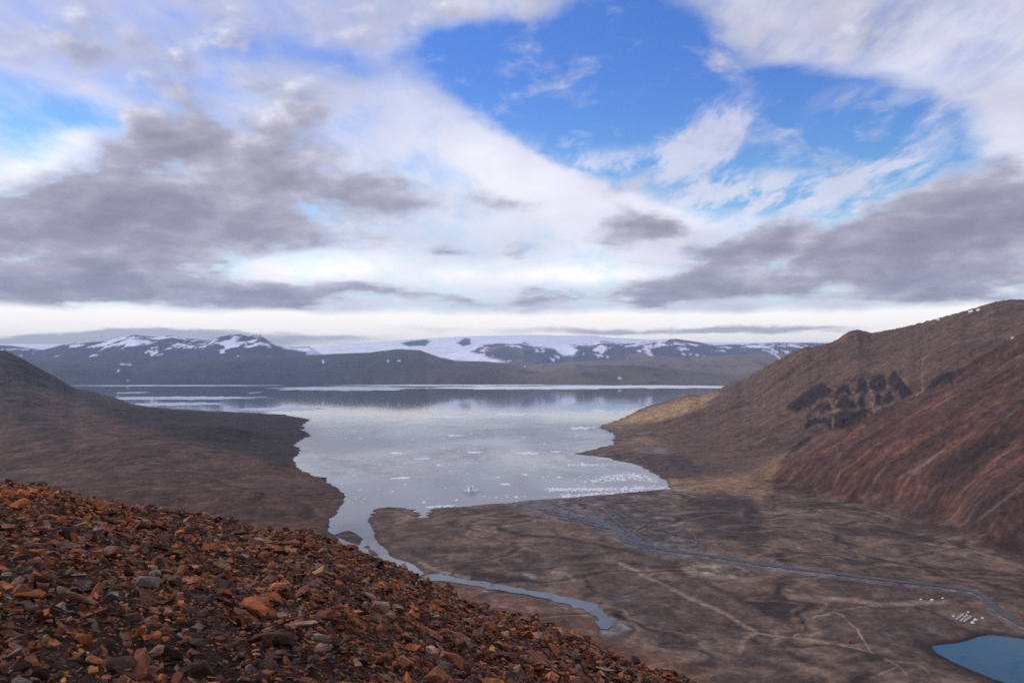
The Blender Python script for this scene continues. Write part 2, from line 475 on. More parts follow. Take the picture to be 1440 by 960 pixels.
    # dark crags of the far spur
    crag = [[(1104, 572), (1125, 556), (1148, 540), (1156, 538), (1165, 545), (1172, 548), (1160, 560), (1140, 570), (1120, 580)],
            [(1171, 562), (1178, 545), (1187, 539), (1194, 546), (1199, 556), (1190, 560)],
            [(1203, 552), (1206, 533), (1213, 529), (1219, 538), (1222, 553), (1210, 556)],
            [(1222, 545), (1226, 528), (1236, 526), (1242, 525), (1246, 535), (1246, 549), (1232, 550)],
            [(1249, 542), (1254, 524), (1260, 520), (1270, 535), (1280, 548), (1284, 554), (1268, 562), (1262, 550)],
            [(1140, 576), (1150, 568), (1160, 563), (1168, 568), (1171, 575), (1158, 578), (1145, 582)],
            [(1172, 570), (1180, 560), (1190, 557), (1200, 563), (1206, 574), (1190, 577), (1176, 575)],
            [(1206, 570), (1209, 557), (1214, 555), (1218, 565), (1216, 576)],
            [(1228, 567), (1233, 550), (1238, 556), (1239, 568), (1233, 570)],
            [(1240, 566), (1246, 552), (1253, 548), (1256, 560), (1250, 567)],
            [(1128, 608), (1136, 591), (1145, 586), (1160, 590), (1170, 588), (1171, 604), (1160, 594), (1148, 596), (1140, 600)],
            [(1172, 606), (1172, 584), (1185, 577), (1205, 578), (1218, 574), (1220, 584), (1205, 595), (1185, 602)],
            [(1302, 546), (1312, 532), (1326, 524), (1350, 520), (1335, 532), (1315, 542)],
            [(1108, 638), (1122, 622), (1138, 613), (1143, 616), (1130, 626)]]
    Xc, Yc = X + wx * .08 + fbm(x, y, 25, 3, 78) * .9, Y + wy * .16 + fbm(x, y, 25, 3, 79) * .9
    cm = np.zeros(len(x), f32)
    for p in crag: cm = np.maximum(cm, soft_poly(Xc, Yc, p, 2.2))
    rimm = np.zeros(len(x), f32)
    for p in ([(1142, 575), (1152, 562), (1163, 560), (1170, 568), (1172, 580), (1172, 600)], [(1172, 572), (1180, 558), (1187, 553), (1197, 558)], [(1140, 588), (1156, 575), (1168, 580), (1172, 584)],
              [(1172, 580), (1182, 575), (1192, 574)], [(1219, 556), (1224, 549), (1226, 575), (1230, 560)], [(1228, 582), (1233, 569), (1238, 574)], [(1262, 550), (1266, 560)], [(1262, 524), (1290, 556)], [(1297, 500), (1297, 550)], [(1206, 556), (1212, 552)]):
        rimm = np.maximum(rimm, soft_line(Xc, Yc, p, 1.6, 1.8))
    vst = fbm(x * 1.0, y / 6, 16, 4, 421, .65)
    c = over(c, cm * (1 - .3 * ss(.05, .45, vst)), 38, 33, 40, a=.96)
    c = over(c, rimm * (1 - cm * .5) * ss(-.6, .2, vst), 112, 94, 80, a=.8)
    # snow remnants
    sn = np.zeros(len(x), f32)
    for a in ([(1316, 448), (1321, 449)], [(1363, 438), (1367, 437)], [(1374, 436), (1377, 435)], [(1423, 475), (1425, 475)]): sn = np.maximum(sn, soft_line(X, Y, a, .7, 1))
    c = over(c, sn, 235, 236, 242)
    # delta: gravel flats by the braids, wet sedge, terraces
    c = over(c, soft_poly(Xw, Yw, [(740, 706), (943, 690), (960, 740), (985, 770), (940, 776), (870, 756), (800, 726)], 7), 92, 88, 88, a=.75)
    gr = fbm(x, y, 60, 4, 91, .6, ridged=True)
    c = over(c, soft_poly(Xw, Yw, [(740, 706), (943, 690), (960, 740), (985, 770), (940, 776), (870, 756), (800, 726)], 7) * ss(.1, .6, gr), 56, 50, 52, a=.8)
    c = over(c, soft_poly(Xw, Yw, [(965, 700), (1010, 690), (1060, 700), (1075, 720), (1070, 745), (1085, 765), (1065, 778), (1040, 760), (990, 745), (965, 720)], 8), 50, 44, 45, a=.85)
    c = over(c, soft_poly(Xw, Yw, [(962, 800), (985, 790), (1045, 798), (1055, 808), (1010, 815), (970, 810)], 4) * ss(-.5, .1, fbm(x, y, 25, 3, 93)), 132, 122, 112, a=.75)
    c = over(c, soft_poly(Xw, Yw, [(990, 818), (1030, 830), (1090, 835), (1150, 850), (1135, 862), (1100, 873), (1070, 860), (1020, 838)], 5), 44, 39, 39, a=.9)
    c = over(c, soft_poly(Xw, Yw, [(955, 790), (975, 812), (1000, 818), (960, 806), (920, 795)], 4), 48, 43, 42, a=.8)
    for a, w_, k in (([(700, 743), (725, 750), (800, 758), (860, 770), (905, 780)], 1.5, .8), ([(703, 745), (730, 750)], 3.5, .8), ([(778, 740), (783, 752), (800, 758)], 1.5, .6), ([(780, 788), (830, 780), (880, 772), (960, 778)], 2.2, .7),
                     ([(660, 790), (720, 775), (760, 782)], 1.5, .5), ([(870, 790), (930, 798), (960, 806)], 2, .7), ([(820, 812), (832, 825), (840, 832), (822, 838)], 2.2, .8), ([(700, 818), (740, 815), (770, 824)], 2.5, .8),
                     ([(745, 832), (770, 838)], 2, .8), ([(860, 862), (880, 870), (893, 884)], 2, .85), ([(1130, 765), (1200, 760)], 1.5, .6), ([(1080, 700), (1180, 712), (1260, 735), (1340, 745)], 5, .65), ([(1160, 740), (1250, 750), (1330, 762), (1420, 782), (1470, 800)], 4, .75),
                     ([(1200, 785), (1215, 800)], 8, .6), ([(1272, 775), (1280, 790), (1250, 800)], 7, .7), ([(1290, 798), (1370, 806), (1440, 815)], 4, .6), ([(1260, 847 - 5), (1330, 843 - 2)], 2, .7), ([(1310, 862), (1350, 880), (1375, 890)], 3, .85),
                     ([(1395, 838), (1440, 835)], 8, .6), ([(610, 805), (660, 812), (700, 808)], 5, .7), ([(640, 775), (700, 772), (760, 778)], 2, .5), ([(1060, 890), (1100, 912), (1140, 932), (1240, 950)], 2.5, .7), ([(1140, 812), (1300, 833)], 2.2, .45)):
        c = over(c, soft_line(Xw, Yw, a, w_, w_ * .9 + 1), 44, 38, 38, a=k)
    c = over(c, soft_poly(Xw, Yw, [(930, 925), (1010, 928), (1100, 930), (1220, 945), (1260, 975), (900, 980), (900, 940)], 8) * ss(-.4, .2, n_mid), 50, 42, 41, a=.75)
    c = over(c, soft_line(X, Yw, [(1095, 782), (1108, 790), (1120, 795)], 5, 3), 26, 26, 32, a=.95)
    ter = soft_poly(Xw, Yw, [(845, 830), (880, 828), (915, 850), (915, 880), (890, 872), (850, 850)], 6)
    tooth = fbm(al / 5, ac, 14, 3, 95)
    c = over(c, ter * ss(-.1, .3, tooth), 52, 52, 56, a=.75)
    # brown footslope this side of the creek
    c = over(c, soft_poly(X, Yw, [(520, 815), (600, 815), (660, 822), (760, 848), (810, 856), (838, 872), (842, 892), (880, 905), (1000, 940), (1000, 1000), (520, 1000)], 4), 84, 62, 54, a=.9)
    c = over(c, soft_poly(Xw, Yw, [(740, 865), (790, 862), (800, 880), (760, 885)], 8), 62, 50, 48, a=.7)
    # pale silt bars
    for a, w_ in (([(775, 806), (795, 808), (806, 816)], 2.5), ([(735, 808), (750, 812)], 2.5), ([(590, 790), (620, 802), (660, 812)], 1.8), ([(935, 690), (965, 690)], 2)):
        c = over(c, soft_line(Xw, Yw, a, w_, 2), 118, 112, 106, a=.7)
    c = over(c, soft_poly(X, Y, [(845, 865), (865, 868), (888, 884), (860, 894), (845, 892)], 3), 110, 108, 108, a=.75)
    # tracks, wobbling a little
    Xt = X + fbm(x, y, 30, 3, 80) * 3; Yt = Y + fbm(x, y, 30, 3, 82) * 1.6
    for a, w_, k in (([(872, 792), (920, 815), (970, 840), (1020, 862), (1040, 875), (1062, 888)], 2.2, .75), ([(1062, 888), (1045, 900), (1040, 915)], 3.5, .45), ([(1062, 890), (1110, 896), (1145, 900), (1190, 908), (1230, 917)], .9, .75),
                     ([(1113, 897), (1128, 885), (1130, 875), (1150, 866), (1172, 860), (1185, 865), (1205, 885), (1226, 917)], .9, .8), ([(1245, 926), (1262, 934), (1275, 948)], .9, .7), ([(1245, 928), (1290, 932), (1305, 945)], .8, .5),
                     ([(1262, 936), (1240, 947)], .8, .6), ([(1110, 838), (1180, 841), (1240, 849), (1290, 848), (1335, 845)], 3.0, .6), ([(1172, 858), (1240, 850)], .8, .4), ([(1290, 762), (1360, 772), (1410, 786)], 1, .45)):
        c = over(c, soft_line(Xt, Yt, a, w_, w_ * .5 + .8), 128, 110, 98, a=k)
    camp = soft_poly(Xw, Yw, [(1325, 862), (1350, 856), (1390, 866), (1388, 878), (1365, 884), (1340, 878)], 5)
    c = over(c, camp, 110, 92, 80, a=.5)
    # dark wet rim of the pond and of the shore
    c = over(c, ss(-22, -3, dp) * (dp < 0), 34, 30, 31, a=.9)
    c = over(c, soft_poly(Xw, Yw, [(1278, 900), (1310, 902), (1330, 920), (1310, 922)], 7), 40, 35, 35, a=.8)
    wet = ss(9 + .004 * y, 1, d) * (d > 0)
    c = over(c, wet, 58, 53, 54, a=.75)
    bluff = ss(60, 10, d) * ss(470, 440, np.abs(X - 0)) * 0
    c = over(c, ss(.2, .6, n_fine), 60, 50, 46, a=.25)
    for p in ISLES:
        c = over(c, soft_poly(X, Y, p, 3), 60, 60, 64, a=.9)
    n7 = fbm(x * 1.6, y, 45, 4, 401, .65); n8 = fbm(x * 1.3, y, 14, 3, 405, .65); n9 = fbm(x * 1.5 + 40 * n7, y, 200, 5, 409, .6, ridged=True)
    g = .55 * n7 + .5 * n8 - .35 * (1 - left) * (1 - right) * ss(.2, .8, n9) - .55 * left * ss(.1, .7, n9) + .3 * left * n7 + .08
    g = g + right * (.5 * stq + .35 * stq2)
    # thin incised runnels and wet hollows of the flats, darker peat in them
    flatm = (1 - left) * (1 - right)
    wob_ = 70 * fbm(x, y, 220, 3, 440)
    ch1 = np.abs(fbm(x * .8 + wob_, y + wob_, 330, 4, 441, .5)); ch2 = np.abs(fbm(x + .4 * y + wob_, y * 1.1 - wob_, 130, 4, 445, .5))
    reg = ss(-.15, .25, fbm(x, y, 600, 2, 449))
    c = over(c, (ss(.035, .006, ch1) * .7 + ss(.05, .01, ch2) * .55 * reg) * flatm, 38, 33, 33, a=.85)
    c = over(c, ss(.03, .075, ch1) * ss(.12, .075, ch1) * flatm, 116, 98, 84, a=.35)
    bed = np.maximum(soft_line(Xw, Yw, RIVER, 4.5, 3), soft_line(Xw, Yw, RIVER[15:], 9, 5) * .8)
    c = over(c, bed * (1 - right * ss(12, 20, z)), 82, 80, 84, a=.8)
    c = over(c, bed * ss(.0, .3, n_fine), 112, 106, 104, a=.6)
    tint = np.array([1.60, 1.44, 1.27])[None] * (1 - left)[:, None] + np.array([1.42, 1.14, .93])[None] * left[:, None]
    tint = tint * (1 + .08 * flatm[:, None]) * (1 - .22 * right[:, None])
    tint = tint * (1 - spur[:, None]) + np.array([1.10, 1.04, .98])[None] * spur[:, None]
    c = c * np.exp(g)[:, None] * tint
    return c

# ------------------------------------------------------------------ near terrain
def polar_rows():
    s = math.log(560.0); out = [s]
    while s < math.log(12800):
        y = math.exp(s)
        step = min(.0042, .62 * y / (CAM_H * F) * 1.0 * 1.0 + .0)      # .6 px on the flat
        step = min(.0040, max(.0009, .62 * y / (CAM_H * F) ))
        if y < 900: step = .008
        s += step; out.append(s)
    return np.array(out)
S_ROWS = polar_rows()
T_COLS = np.concatenate([np.linspace(-1.3, -.62, 90)[:-1], np.linspace(-.62, .62, 1180), np.linspace(.62, 1.5, 100)[1:]])
TT, SS = np.meshgrid(T_COLS, S_ROWS)
shape = TT.shape
Y_ = np.exp(SS).ravel(); X_ = (TT.ravel() * Y_)
H0, D_, HILL, DP = base_height(X_, Y_)
# relief
land = D_ > 0
al = X_ * .86 + Y_ * .51; ac = -X_ * .51 + Y_ * .86
gul = fbm(al / 4.5, ac + fbm(X_, Y_, 500, 3, 20) * 60, 120, 4, 41, .55, ridged=True)
gulL = fbm(X_ + 80 * fbm(X_, Y_, 400, 2, 22), Y_, 420, 5, 46, .5, ridged=True)
rel = HILL * (gul * 12.0 * (X_ > 0) + gulL * (15 + 3 * (X_ <= 0)) + fbm(X_, Y_, 60, 4, 43) * 3.0)
flat = fbm(X_, Y_, 170, 5, 44, .55) * 7.0 + fbm(X_, Y_, 34, 4, 47, .6, ridged=True) * 1.1
PXX, PYY = project(X_, Y_, H0)
rivm = np.maximum(soft_line(PXX, PYY, RIVER, 6, 4), soft_line(PXX, PYY, CREEK, 6, 4))
for b in BRAIDS: rivm = np.maximum(rivm, soft_line(PXX, PYY, b, 2, 3))
campm = np.maximum(soft_poly(PXX, PYY, [(1275, 835), (1345, 835), (1400, 860), (1395, 885), (1335, 885), (1275, 865)], 6), soft_poly(PXX, PYY, [(1180, 895), (1206, 895), (1206, 910), (1180, 910)], 5))
fade = (1 - campm) * ss(0, 60, D_) * (1 - rivm) * ss(0, 60, np.abs(np.minimum(DP, 0)))
relh = (rel + flat * (1 - .5 * HILL)) * fade
# scalloped buttresses under the far spur's crest
Hh = np.where(land, np.maximum(H0 + relh, np.minimum(H0, .6)), H0)
Hh = np.where(rivm > .5, H0 - .5, Hh)
def fit_skyline(Hh, pts, lo, hi, xs):
    P = np.array(pts, float); G = Hh.reshape(shape).copy(); Yg = Y_.reshape(shape)
    for _ in range(3):
        q = (G - CAM_H) / Yg; q[Yg < 3600] = -9; r = q.argmax(0); cols = np.arange(shape[1])
        cpx = 720 + F * T_COLS / (CP + q[r, cols] * SP)
        tq = ray(cpx, np.interp(cpx, P[:, 0], P[:, 1]))[1]
        want = CAM_H + tq * Yg[r, cols]; have = G[r, cols]
        k = np.where((have > 15) & (cpx > lo) & (cpx < hi), (want - 10) / np.maximum(have - 10, 20), 1)
        k = np.clip(k, .5, 1.7)
        k = 1 + (k - 1) * ss(20, 90, have) * ss(lo, lo + 70, cpx) * ss(hi, hi - 12, cpx)
        k = np.convolve(np.pad(k, 6, 'edge'), np.ones(13) / 13, 'valid')
        wgt = ss(3000, 4200, Yg) * xs(Yg) + 0 * Yg
        G = np.where(G > 10, 10 + (G - 10) * (1 + (k[None] - 1) * wgt), G)
    return G.ravel()
Hh = fit_skyline(Hh, [(920, 573), (960, 560), (985, 556), (1015, 545), (1030, 536), (1042, 535), (1080, 513), (1105, 500), (1130, 488), (1140, 488), (1152, 486), (1175, 479), (1190, 468), (1197, 465), (1206, 463), (1217, 466), (1228, 468),
                      (1237, 466), (1265, 461), (1290, 455), (1320, 447), (1350, 439), (1380, 430), (1400, 424), (1420, 421), (1440, 421), (1500, 418), (1700, 410)], 925, 1800, lambda y: 1.0)
Hh = fit_skyline(Hh, [(-400, 400), (-120, 447), (0, 492), (10, 494), (30, 503), (60, 520), (80, 531), (100, 543), (125, 554)], -500, 118, lambda y: 1.0)
PXX, PYY = project(X_, Y_, Hh)
_cr = np.maximum(soft_poly(PXX, PYY, [(1104, 575), (1160, 536), (1250, 520), (1290, 552), (1215, 600), (1128, 612)], 8), soft_poly(PXX, PYY, [(1300, 548), (1315, 528), (1355, 518), (1335, 538)], 5))
Hh = Hh + _cr * (13 * fbm(X_ * 1.3, Y_ / 3, 85, 3, 431, .5, ridged=True) + 8 * fbm(X_, Y_ / 3, 25, 3, 433, .5))
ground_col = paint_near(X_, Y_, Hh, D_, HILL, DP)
V = np.stack([X_, Y_, Hh], 1)
Q = grid_faces(*shape)
fh = HILL[Q].mean(1); fx = X_[Q].mean(1); fy = Y_[Q].mean(1); fd = D_[Q].max(1)
keep = fd > -60
kind_l = (fh > .5) & (fx < 0) & (fy > 1500) & keep
kind_r = (fh > .5) & (fx > 0) & (fy > 1500) & keep
def sub(name, mask, mat):
    q = Q[mask]; u, inv = np.unique(q, return_inverse=True)
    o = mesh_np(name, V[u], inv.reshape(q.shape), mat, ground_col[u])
    tag(o, kind='structure'); return o
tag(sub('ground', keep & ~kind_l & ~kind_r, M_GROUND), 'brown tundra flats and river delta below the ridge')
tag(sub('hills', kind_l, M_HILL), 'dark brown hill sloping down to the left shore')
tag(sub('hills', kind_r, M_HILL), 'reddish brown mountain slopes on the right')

# ------------------------------------------------------------------ rivers and pond
def ribbon(name, pts, wid, mat, parent=None, zoff=.0, n=6, wander=None):
    P = np.array(pts, float)
    x, y = at_h(P[:, 0], P[:, 1], 6.0)
    # refine and wander
    L = np.r_[0, np.cumsum(np.hypot(np.diff(x), np.diff(y)))]
    u = np.arange(0, L[-1], 7.0)
    xs = np.interp(u, L, x); ys = np.interp(u, L, y)
    k = np.ones(9) / 9
    xs = np.convolve(np.pad(xs, 4, 'edge'), k, 'valid'); ys = np.convolve(np.pad(ys, 4, 'edge'), k, 'valid')
    W = np.interp(u, L, wid if hasattr(wid, '__len__') else [wid] * len(L))
    tx = np.gradient(xs); ty = np.gradient(ys); ln = np.hypot(tx, ty) + 1e-9
    nx, ny = -ty / ln, tx / ln
    if wander:
        am = np.interp(u, L, wander[0]) * (1.6 * fbm(u, u * 0 + wander[1], 130, 4, wander[1]) + (.25 if wander[1] % 2 else -.25))
        xs = xs + nx * am; ys = ys + ny * am
    W = W * (.65 + .9 * np.abs(fbm(u, u * 0 + 5, 60, 3, 66)) * 1.6)
    wl = W / 2 * (1 + .5 * fbm(u, u * 0 + 3, 45, 3, 61)); wr = W / 2 * (1 + .5 * fbm(u, u * 0 + 9, 45, 3, 63))
    k = np.linspace(-1, 1, n)
    off = np.where(k[None] < 0, k[None] * wl[:, None], k[None] * wr[:, None])
    gx = xs[:, None] + nx[:, None] * off; gy = ys[:, None] + ny[:, None] * off
    h = base_height(gx.ravel(), gy.ravel())[0]
    z = np.maximum(h, 0.0) + .35 + zoff
    o = mesh_np(name, np.stack([gx.ravel(), gy.ravel(), z], 1), grid_faces(len(u), n), mat)
    return o
spread = np.interp(np.arange(len(RIVER)), [0, 5, 8, 12, 17, 20, 24], [2, 3, 13, 17, 20, 24, 34])
for j in range(3):
    tag(ribbon('river', RIVER, np.interp(np.arange(len(RIVER)), [0, 5, 8, 12, 17, 20, 24], [(12, 13, 12, 13, 14, 9, 9), (6, 6, 9, 10, 10, 7, 6), (5, 5, 6, 8, 9, 7, 5)][j]), M_RIVER, zoff=.05 * j, wander=(spread * (1 if j else .45), 500 + j)),
        ('main strand of the blue grey braided river', 'second strand weaving beside the main river', 'thin third strand of the braided river')[j], kind='structure')
tag(ribbon('river', CREEK, np.interp(np.arange(len(CREEK)), [0, 3, 8, 10, 11], [50, 36, 40, 22, 8]), M_CREEK, zoff=.1), 'pale silty river channel winding below the scree', kind='structure')
for i, b in enumerate(BRAIDS):
    tag(ribbon('river', b, 6 if i else 13, M_RIVER, zoff=.06 * (i + 2)), 'thin braided channel on the gravel delta', kind='structure')

def poly_obj(name, pts_xyz, mat):
    bm = bmesh.new(); vs = [bm.verts.new(p) for p in pts_xyz]; bm.faces.new(vs)
    bmesh.ops.triangulate(bm, faces=bm.faces[:])
    me = bpy.data.meshes.new(name); bm.to_mesh(me); bm.free(); me.materials.append(mat)
    o = bpy.data.objects.new(name, me); C.objects.link(o); return o
P = np.array(POND, float); px_, py_ = at_h(P[:, 0], P[:, 1], PONDH)
cx, cy = px_.mean(), py_.mean()
tag(poly_obj('pond', [(cx + (a - cx) * 1.04, cy + (b - cy) * 1.04, PONDH) for a, b in zip(px_, py_)], M_POND), 'small deep blue pond beside the camp', kind='structure')

# ------------------------------------------------------------------ fjord water
wt = np.concatenate([[-8, -4, -2], np.linspace(-1.2, 1.2, 420), [2, 4, 8]])
wy = np.concatenate([[-60000, 500], np.exp(np.linspace(math.log(600), math.log(20000), 420)), [40000, 75000]])
WT, WY = np.meshgrid(wt, wy)
WX = WT * np.where(WY < 600, 600, WY)
WX[0] = np.sign(WT[0]) * np.abs(WT[0]) * 7500
wx_, wy_ = WX.ravel(), WY.ravel()
PX, PY = project(wx_, np.maximum(wy_, 400), np.zeros(len(wx_)))
wcol = np.ones((len(wx_), 4), f32)
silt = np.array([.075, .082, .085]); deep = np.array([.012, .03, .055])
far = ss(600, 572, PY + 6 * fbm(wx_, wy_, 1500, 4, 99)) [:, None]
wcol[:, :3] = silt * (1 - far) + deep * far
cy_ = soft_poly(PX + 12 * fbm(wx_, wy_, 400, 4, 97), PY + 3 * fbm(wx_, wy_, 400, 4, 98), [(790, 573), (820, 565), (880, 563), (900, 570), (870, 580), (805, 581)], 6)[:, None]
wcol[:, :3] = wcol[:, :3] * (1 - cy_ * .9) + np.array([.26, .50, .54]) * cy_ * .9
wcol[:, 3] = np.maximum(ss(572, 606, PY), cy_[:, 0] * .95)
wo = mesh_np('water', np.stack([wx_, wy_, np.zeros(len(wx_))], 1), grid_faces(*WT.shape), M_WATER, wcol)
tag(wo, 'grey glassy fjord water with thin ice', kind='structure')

# ------------------------------------------------------------------ far hills
def crest(pts, y, w_front, w_back, seed, rough=1.0):
    return dict(p=np.array(pts, float), y=y, wf=w_front, wb=w_back, seed=seed, rough=rough)
RID = [
    crest([(-700, 492), (-100, 500), (60, 506), (170, 512), (185, 516), (230, 506), (400, 502), (450, 500), (470, 498), (520, 496), (560, 491), (590, 493), (620, 504), (640, 508), (680, 508), (710, 511), (750, 521), (790, 532), (850, 540), (2000, 545)], 24000, 8500, 7000, 201),
    crest([(-700, 545), (640, 545), (700, 530), (745, 525), (790, 518), (840, 513), (900, 514), (960, 520), (1010, 528), (1100, 532), (1500, 530), (2200, 520)], 22500, 6500, 4000, 205),
    crest([(-700, 545), (700, 530), (760, 512), (830, 508), (900, 506), (960, 503), (1040, 499), (1120, 497), (1200, 495), (2200, 490)], 29000, 7000, 4000, 209),
    crest([(-700, 460), (-60, 480), (0, 486), (30, 489), (60, 492), (85, 486), (110, 483), (140, 482), (165, 476), (190, 472), (215, 475), (240, 473), (265, 477), (290, 478), (310, 473), (330, 470), (350, 473), (365, 472), (378, 479), (400, 489), (435, 488), (450, 497), (520, 503), (700, 520), (900, 540), (2200, 545)], 33000, 9000, 5000, 213, 1.4),
    crest([(-700, 545), (560, 520), (630, 500), (655, 492), (672, 487), (700, 483), (735, 479), (750, 483), (790, 487), (830, 484), (850, 480), (880, 484), (910, 480), (950, 477), (985, 482), (1005, 486), (1050, 485), (1090, 482), (1140, 482), (1180, 484), (2200, 480)], 36000, 8000, 4500, 217, 1.4),
    crest([(-700, 480), (300, 485), (430, 490), (480, 485), (540, 480), (600, 476), (660, 473), (700, 472), (740, 471), (790, 472), (830, 472), (860, 475), (920, 478), (1000, 482), (2200, 475)], 47000, 16000, 9000, 221, .3),
]
fs = []; s = math.log(16200.0)
while s < math.log(60000): fs.append(s); s += .0046
fs = np.array(fs)
ft = np.concatenate([np.linspace(-1.25, -.62, 70)[:-1], np.linspace(-.62, .62, 900), np.linspace(.62, 1.25, 70)[1:]])
FT, FS = np.meshgrid(ft, fs)
fy_ = np.exp(FS).ravel(); fx_ = FT.ravel() * fy_
fpx = project(fx_, fy_, np.full(len(fx_), CAM_H))[0]
FH = np.full(len(fx_), -20.0); WHO = np.zeros(len(fx_), int)
n_w = fbm(fx_, fy_, 6000, 4, 230)
coastn = fbm(fx_, fy_, 2500, 4, 232) * 350
for i, r in enumerate(RID):
    q = ray(fpx, np.interp(fpx, r['p'][:, 0], r['p'][:, 1]))[1]
    top = CAM_H + q * r['y']
    u = (fy_ - r['y']) + n_w * 1200 * (0 if i == 5 else 1)
    f = np.where(u < 0, np.clip(1 + u / r['wf'], 0, 1), np.clip(1 - u / r['wb'], 0, 1))
    f = np.where(u < 0, 1 - (1 - f) ** 1.6, f)
    sc = 3200
    n = fbm(fx_ + n_w * 800, fy_ * .5, sc, 6, r['seed'], .5, ridged=True)
    n2 = fbm(fx_, fy_, 700, 5, r['seed'] + 3, .55)
    h = top * f + (n * 120 + n2 * 45) * r['rough'] * np.minimum(f * 2.2, 1) * (1 - .75 * f ** 4) - 30 * (f <= 0)
    m = h > FH
    FH = np.where(m, h, FH); WHO = np.where(m, i, WHO)
cd_ = fy_ - 17000 - coastn
FH = np.where(cd_ < 0, -8, np.minimum(FH, 6 + cd_ * .25))
FH = np.where((cd_ >= 0), np.maximum(FH, 4 + 4 * fbm(fx_, fy_, 400, 3, 240)), FH)
FX, FY = project(fx_, fy_, FH)
def fcol(*c): return lin(*c)[None, :]
fc = np.ones((len(fx_), 1)) * fcol(70, 68, 74)
def fover(m, *rgb, a=1.0):
    global fc
    m = (np.clip(m, 0, 1) * a)[:, None]; fc = fc * (1 - m) + fcol(*rgb) * m
vn = fbm(fx_, fy_ * .3, 1800, 5, 250); vf = fbm(fx_, fy_ * .3, 420, 5, 252, .6)
front = WHO <= 1
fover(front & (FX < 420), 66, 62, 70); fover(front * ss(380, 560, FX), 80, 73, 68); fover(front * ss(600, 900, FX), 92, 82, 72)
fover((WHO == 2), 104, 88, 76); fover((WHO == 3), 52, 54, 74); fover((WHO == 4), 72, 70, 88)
fover(ss(0, .4, vn), 62, 58, 62, a=.5); fover(ss(.05, .4, -vn) * (FX > 500), 112, 96, 80, a=.5); fover(ss(.05, .4, vf), 52, 51, 60, a=.6)
fover((WHO == 4) * ss(.1, .4, fbm(fx_, fy_, 1800, 3, 258)) * ss(540, 700, FX), 134, 108, 92, a=.6)
fover((WHO == 5), 238, 240, 246)
snn = fbm(fx_ * .45 + fy_ * .05, fy_ * .2, 400, 5, 260, .65)
hi = ss(350, 1500, FH)
fover((WHO >= 3) * (WHO < 5) * ss(.36, .44, snn + hi * .40 + .5 * vf), 236, 238, 246)
wj = fbm(fx_, fy_, 700, 4, 262) * 3
def fpoly(p, fe, *rgb, a=1.0): fover(soft_poly(FX + wj * 2, FY + wj * .5, p, fe) * (WHO >= 2), *rgb, a=a)
fpoly([(400, 489), (440, 488), (560, 476), (760, 470), (760, 479), (735, 481), (700, 482), (672, 485), (655, 492), (690, 503), (712, 509), (690, 510), (640, 507), (610, 500), (560, 494), (500, 498), (455, 499)], 2, 240, 242, 248)
fpoly([(735, 480), (770, 483), (800, 485), (812, 492), (806, 499), (792, 500), (780, 490), (750, 486)], 1.5, 240, 242, 248)
fpoly([(562, 482), (580, 479), (600, 477), (606, 480), (597, 486), (575, 487)], 1, 70, 74, 100)
fpoly([(642, 482), (655, 475), (660, 476), (663, 484), (650, 487)], 1, 70, 74, 100)
for a in ([(865, 482), (885, 478), (900, 477)], [(880, 487), (905, 483), (925, 479)], [(930, 476), (955, 475)], [(948, 483), (962, 484)], [(1075, 488), (1088, 486)], [(1022, 489), (1026, 489)], [(1090, 498), (1097, 504)], [(1110, 484), (1116, 486)],
          [(420, 492), (424, 491)], [(454, 507), (455, 510)], [(545, 507), (546, 508)], [(560, 507), (562, 507)], [(170, 512), (184, 512.4)], [(167, 520), (166, 522)], [(179, 535), (181, 535)], [(870, 531), (873, 532)], [(970, 498), (972, 498)]):
    fover(soft_line(FX, FY, a, 1.0, 1.0), 236, 238, 246, a=.9)
FC_W = (fc.min(1) > .5).astype(float)
gx = soft_line(FX, FY, [(205, 508), (178, 520), (180, 540)], 6, 6) * front
fover(gx, 40, 48, 66, a=.6)
fc = fc * np.where((FX < 600)[:, None] & (FC_W < .5)[:, None], np.array([[.86, .95, 1.18]]), np.array([[1.02, 1.0, 1.08]]) * np.where(FC_W < .5, 1.3, 1.0)[:, None])  # bare far rock tinted bluish, haze painted into its colour
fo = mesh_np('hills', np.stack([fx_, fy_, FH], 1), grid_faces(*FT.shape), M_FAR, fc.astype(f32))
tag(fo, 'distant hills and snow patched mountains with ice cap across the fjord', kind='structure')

# ------------------------------------------------------------------ ice on the fjord
def floe_mesh(name, cx, cy, rx, ry, th, mat, n=22, jag=.35, seed=0, lumps=0):
    r = np.random.default_rng(seed)
    a = np.linspace(0, 2 * math.pi, n, endpoint=False) + r.uniform(-.12, .12, n)
    k = 1 + r.uniform(-jag, jag, n)
    ring = np.stack([np.cos(a) * rx * k, np.sin(a) * ry * k], 1)
    rows = []
    for s_, z in ((1.0, -.3), (1.0, th * .55), (.93, th * .9), (.6, th), (.3, th)):
        jz = r.uniform(-.3, .3, n) * th * (.5 if z > 0 else 0)
        if lumps: jz = jz + r.uniform(0, lumps, n) * (1 - s_ if s_ < .95 else 0) * 1.6
        rows.append(np.c_[ring * s_, np.full(n, z) + jz])
    V = np.concatenate(rows + [np.array([[0, 0, th + lumps * .6]])])
    Qs = []
    for j in range(4):
        for i in range(n):
            i2 = (i + 1) % n
            Qs.append((j * n + i, j * n + i2, (j + 1) * n + i2, (j + 1) * n + i))
    me = bpy.data.meshes.new(name)
    fs_ = Qs + [(4 * n + i, 4 * n + (i + 1) % n, 5 * n) for i in range(n)]
    me.from_pydata(V.tolist(), [], fs_); me.materials.append(mat)
    o = bpy.data.objects.new(name, me); C.objects.link(o); o.location = (cx, cy, 0)
    return o
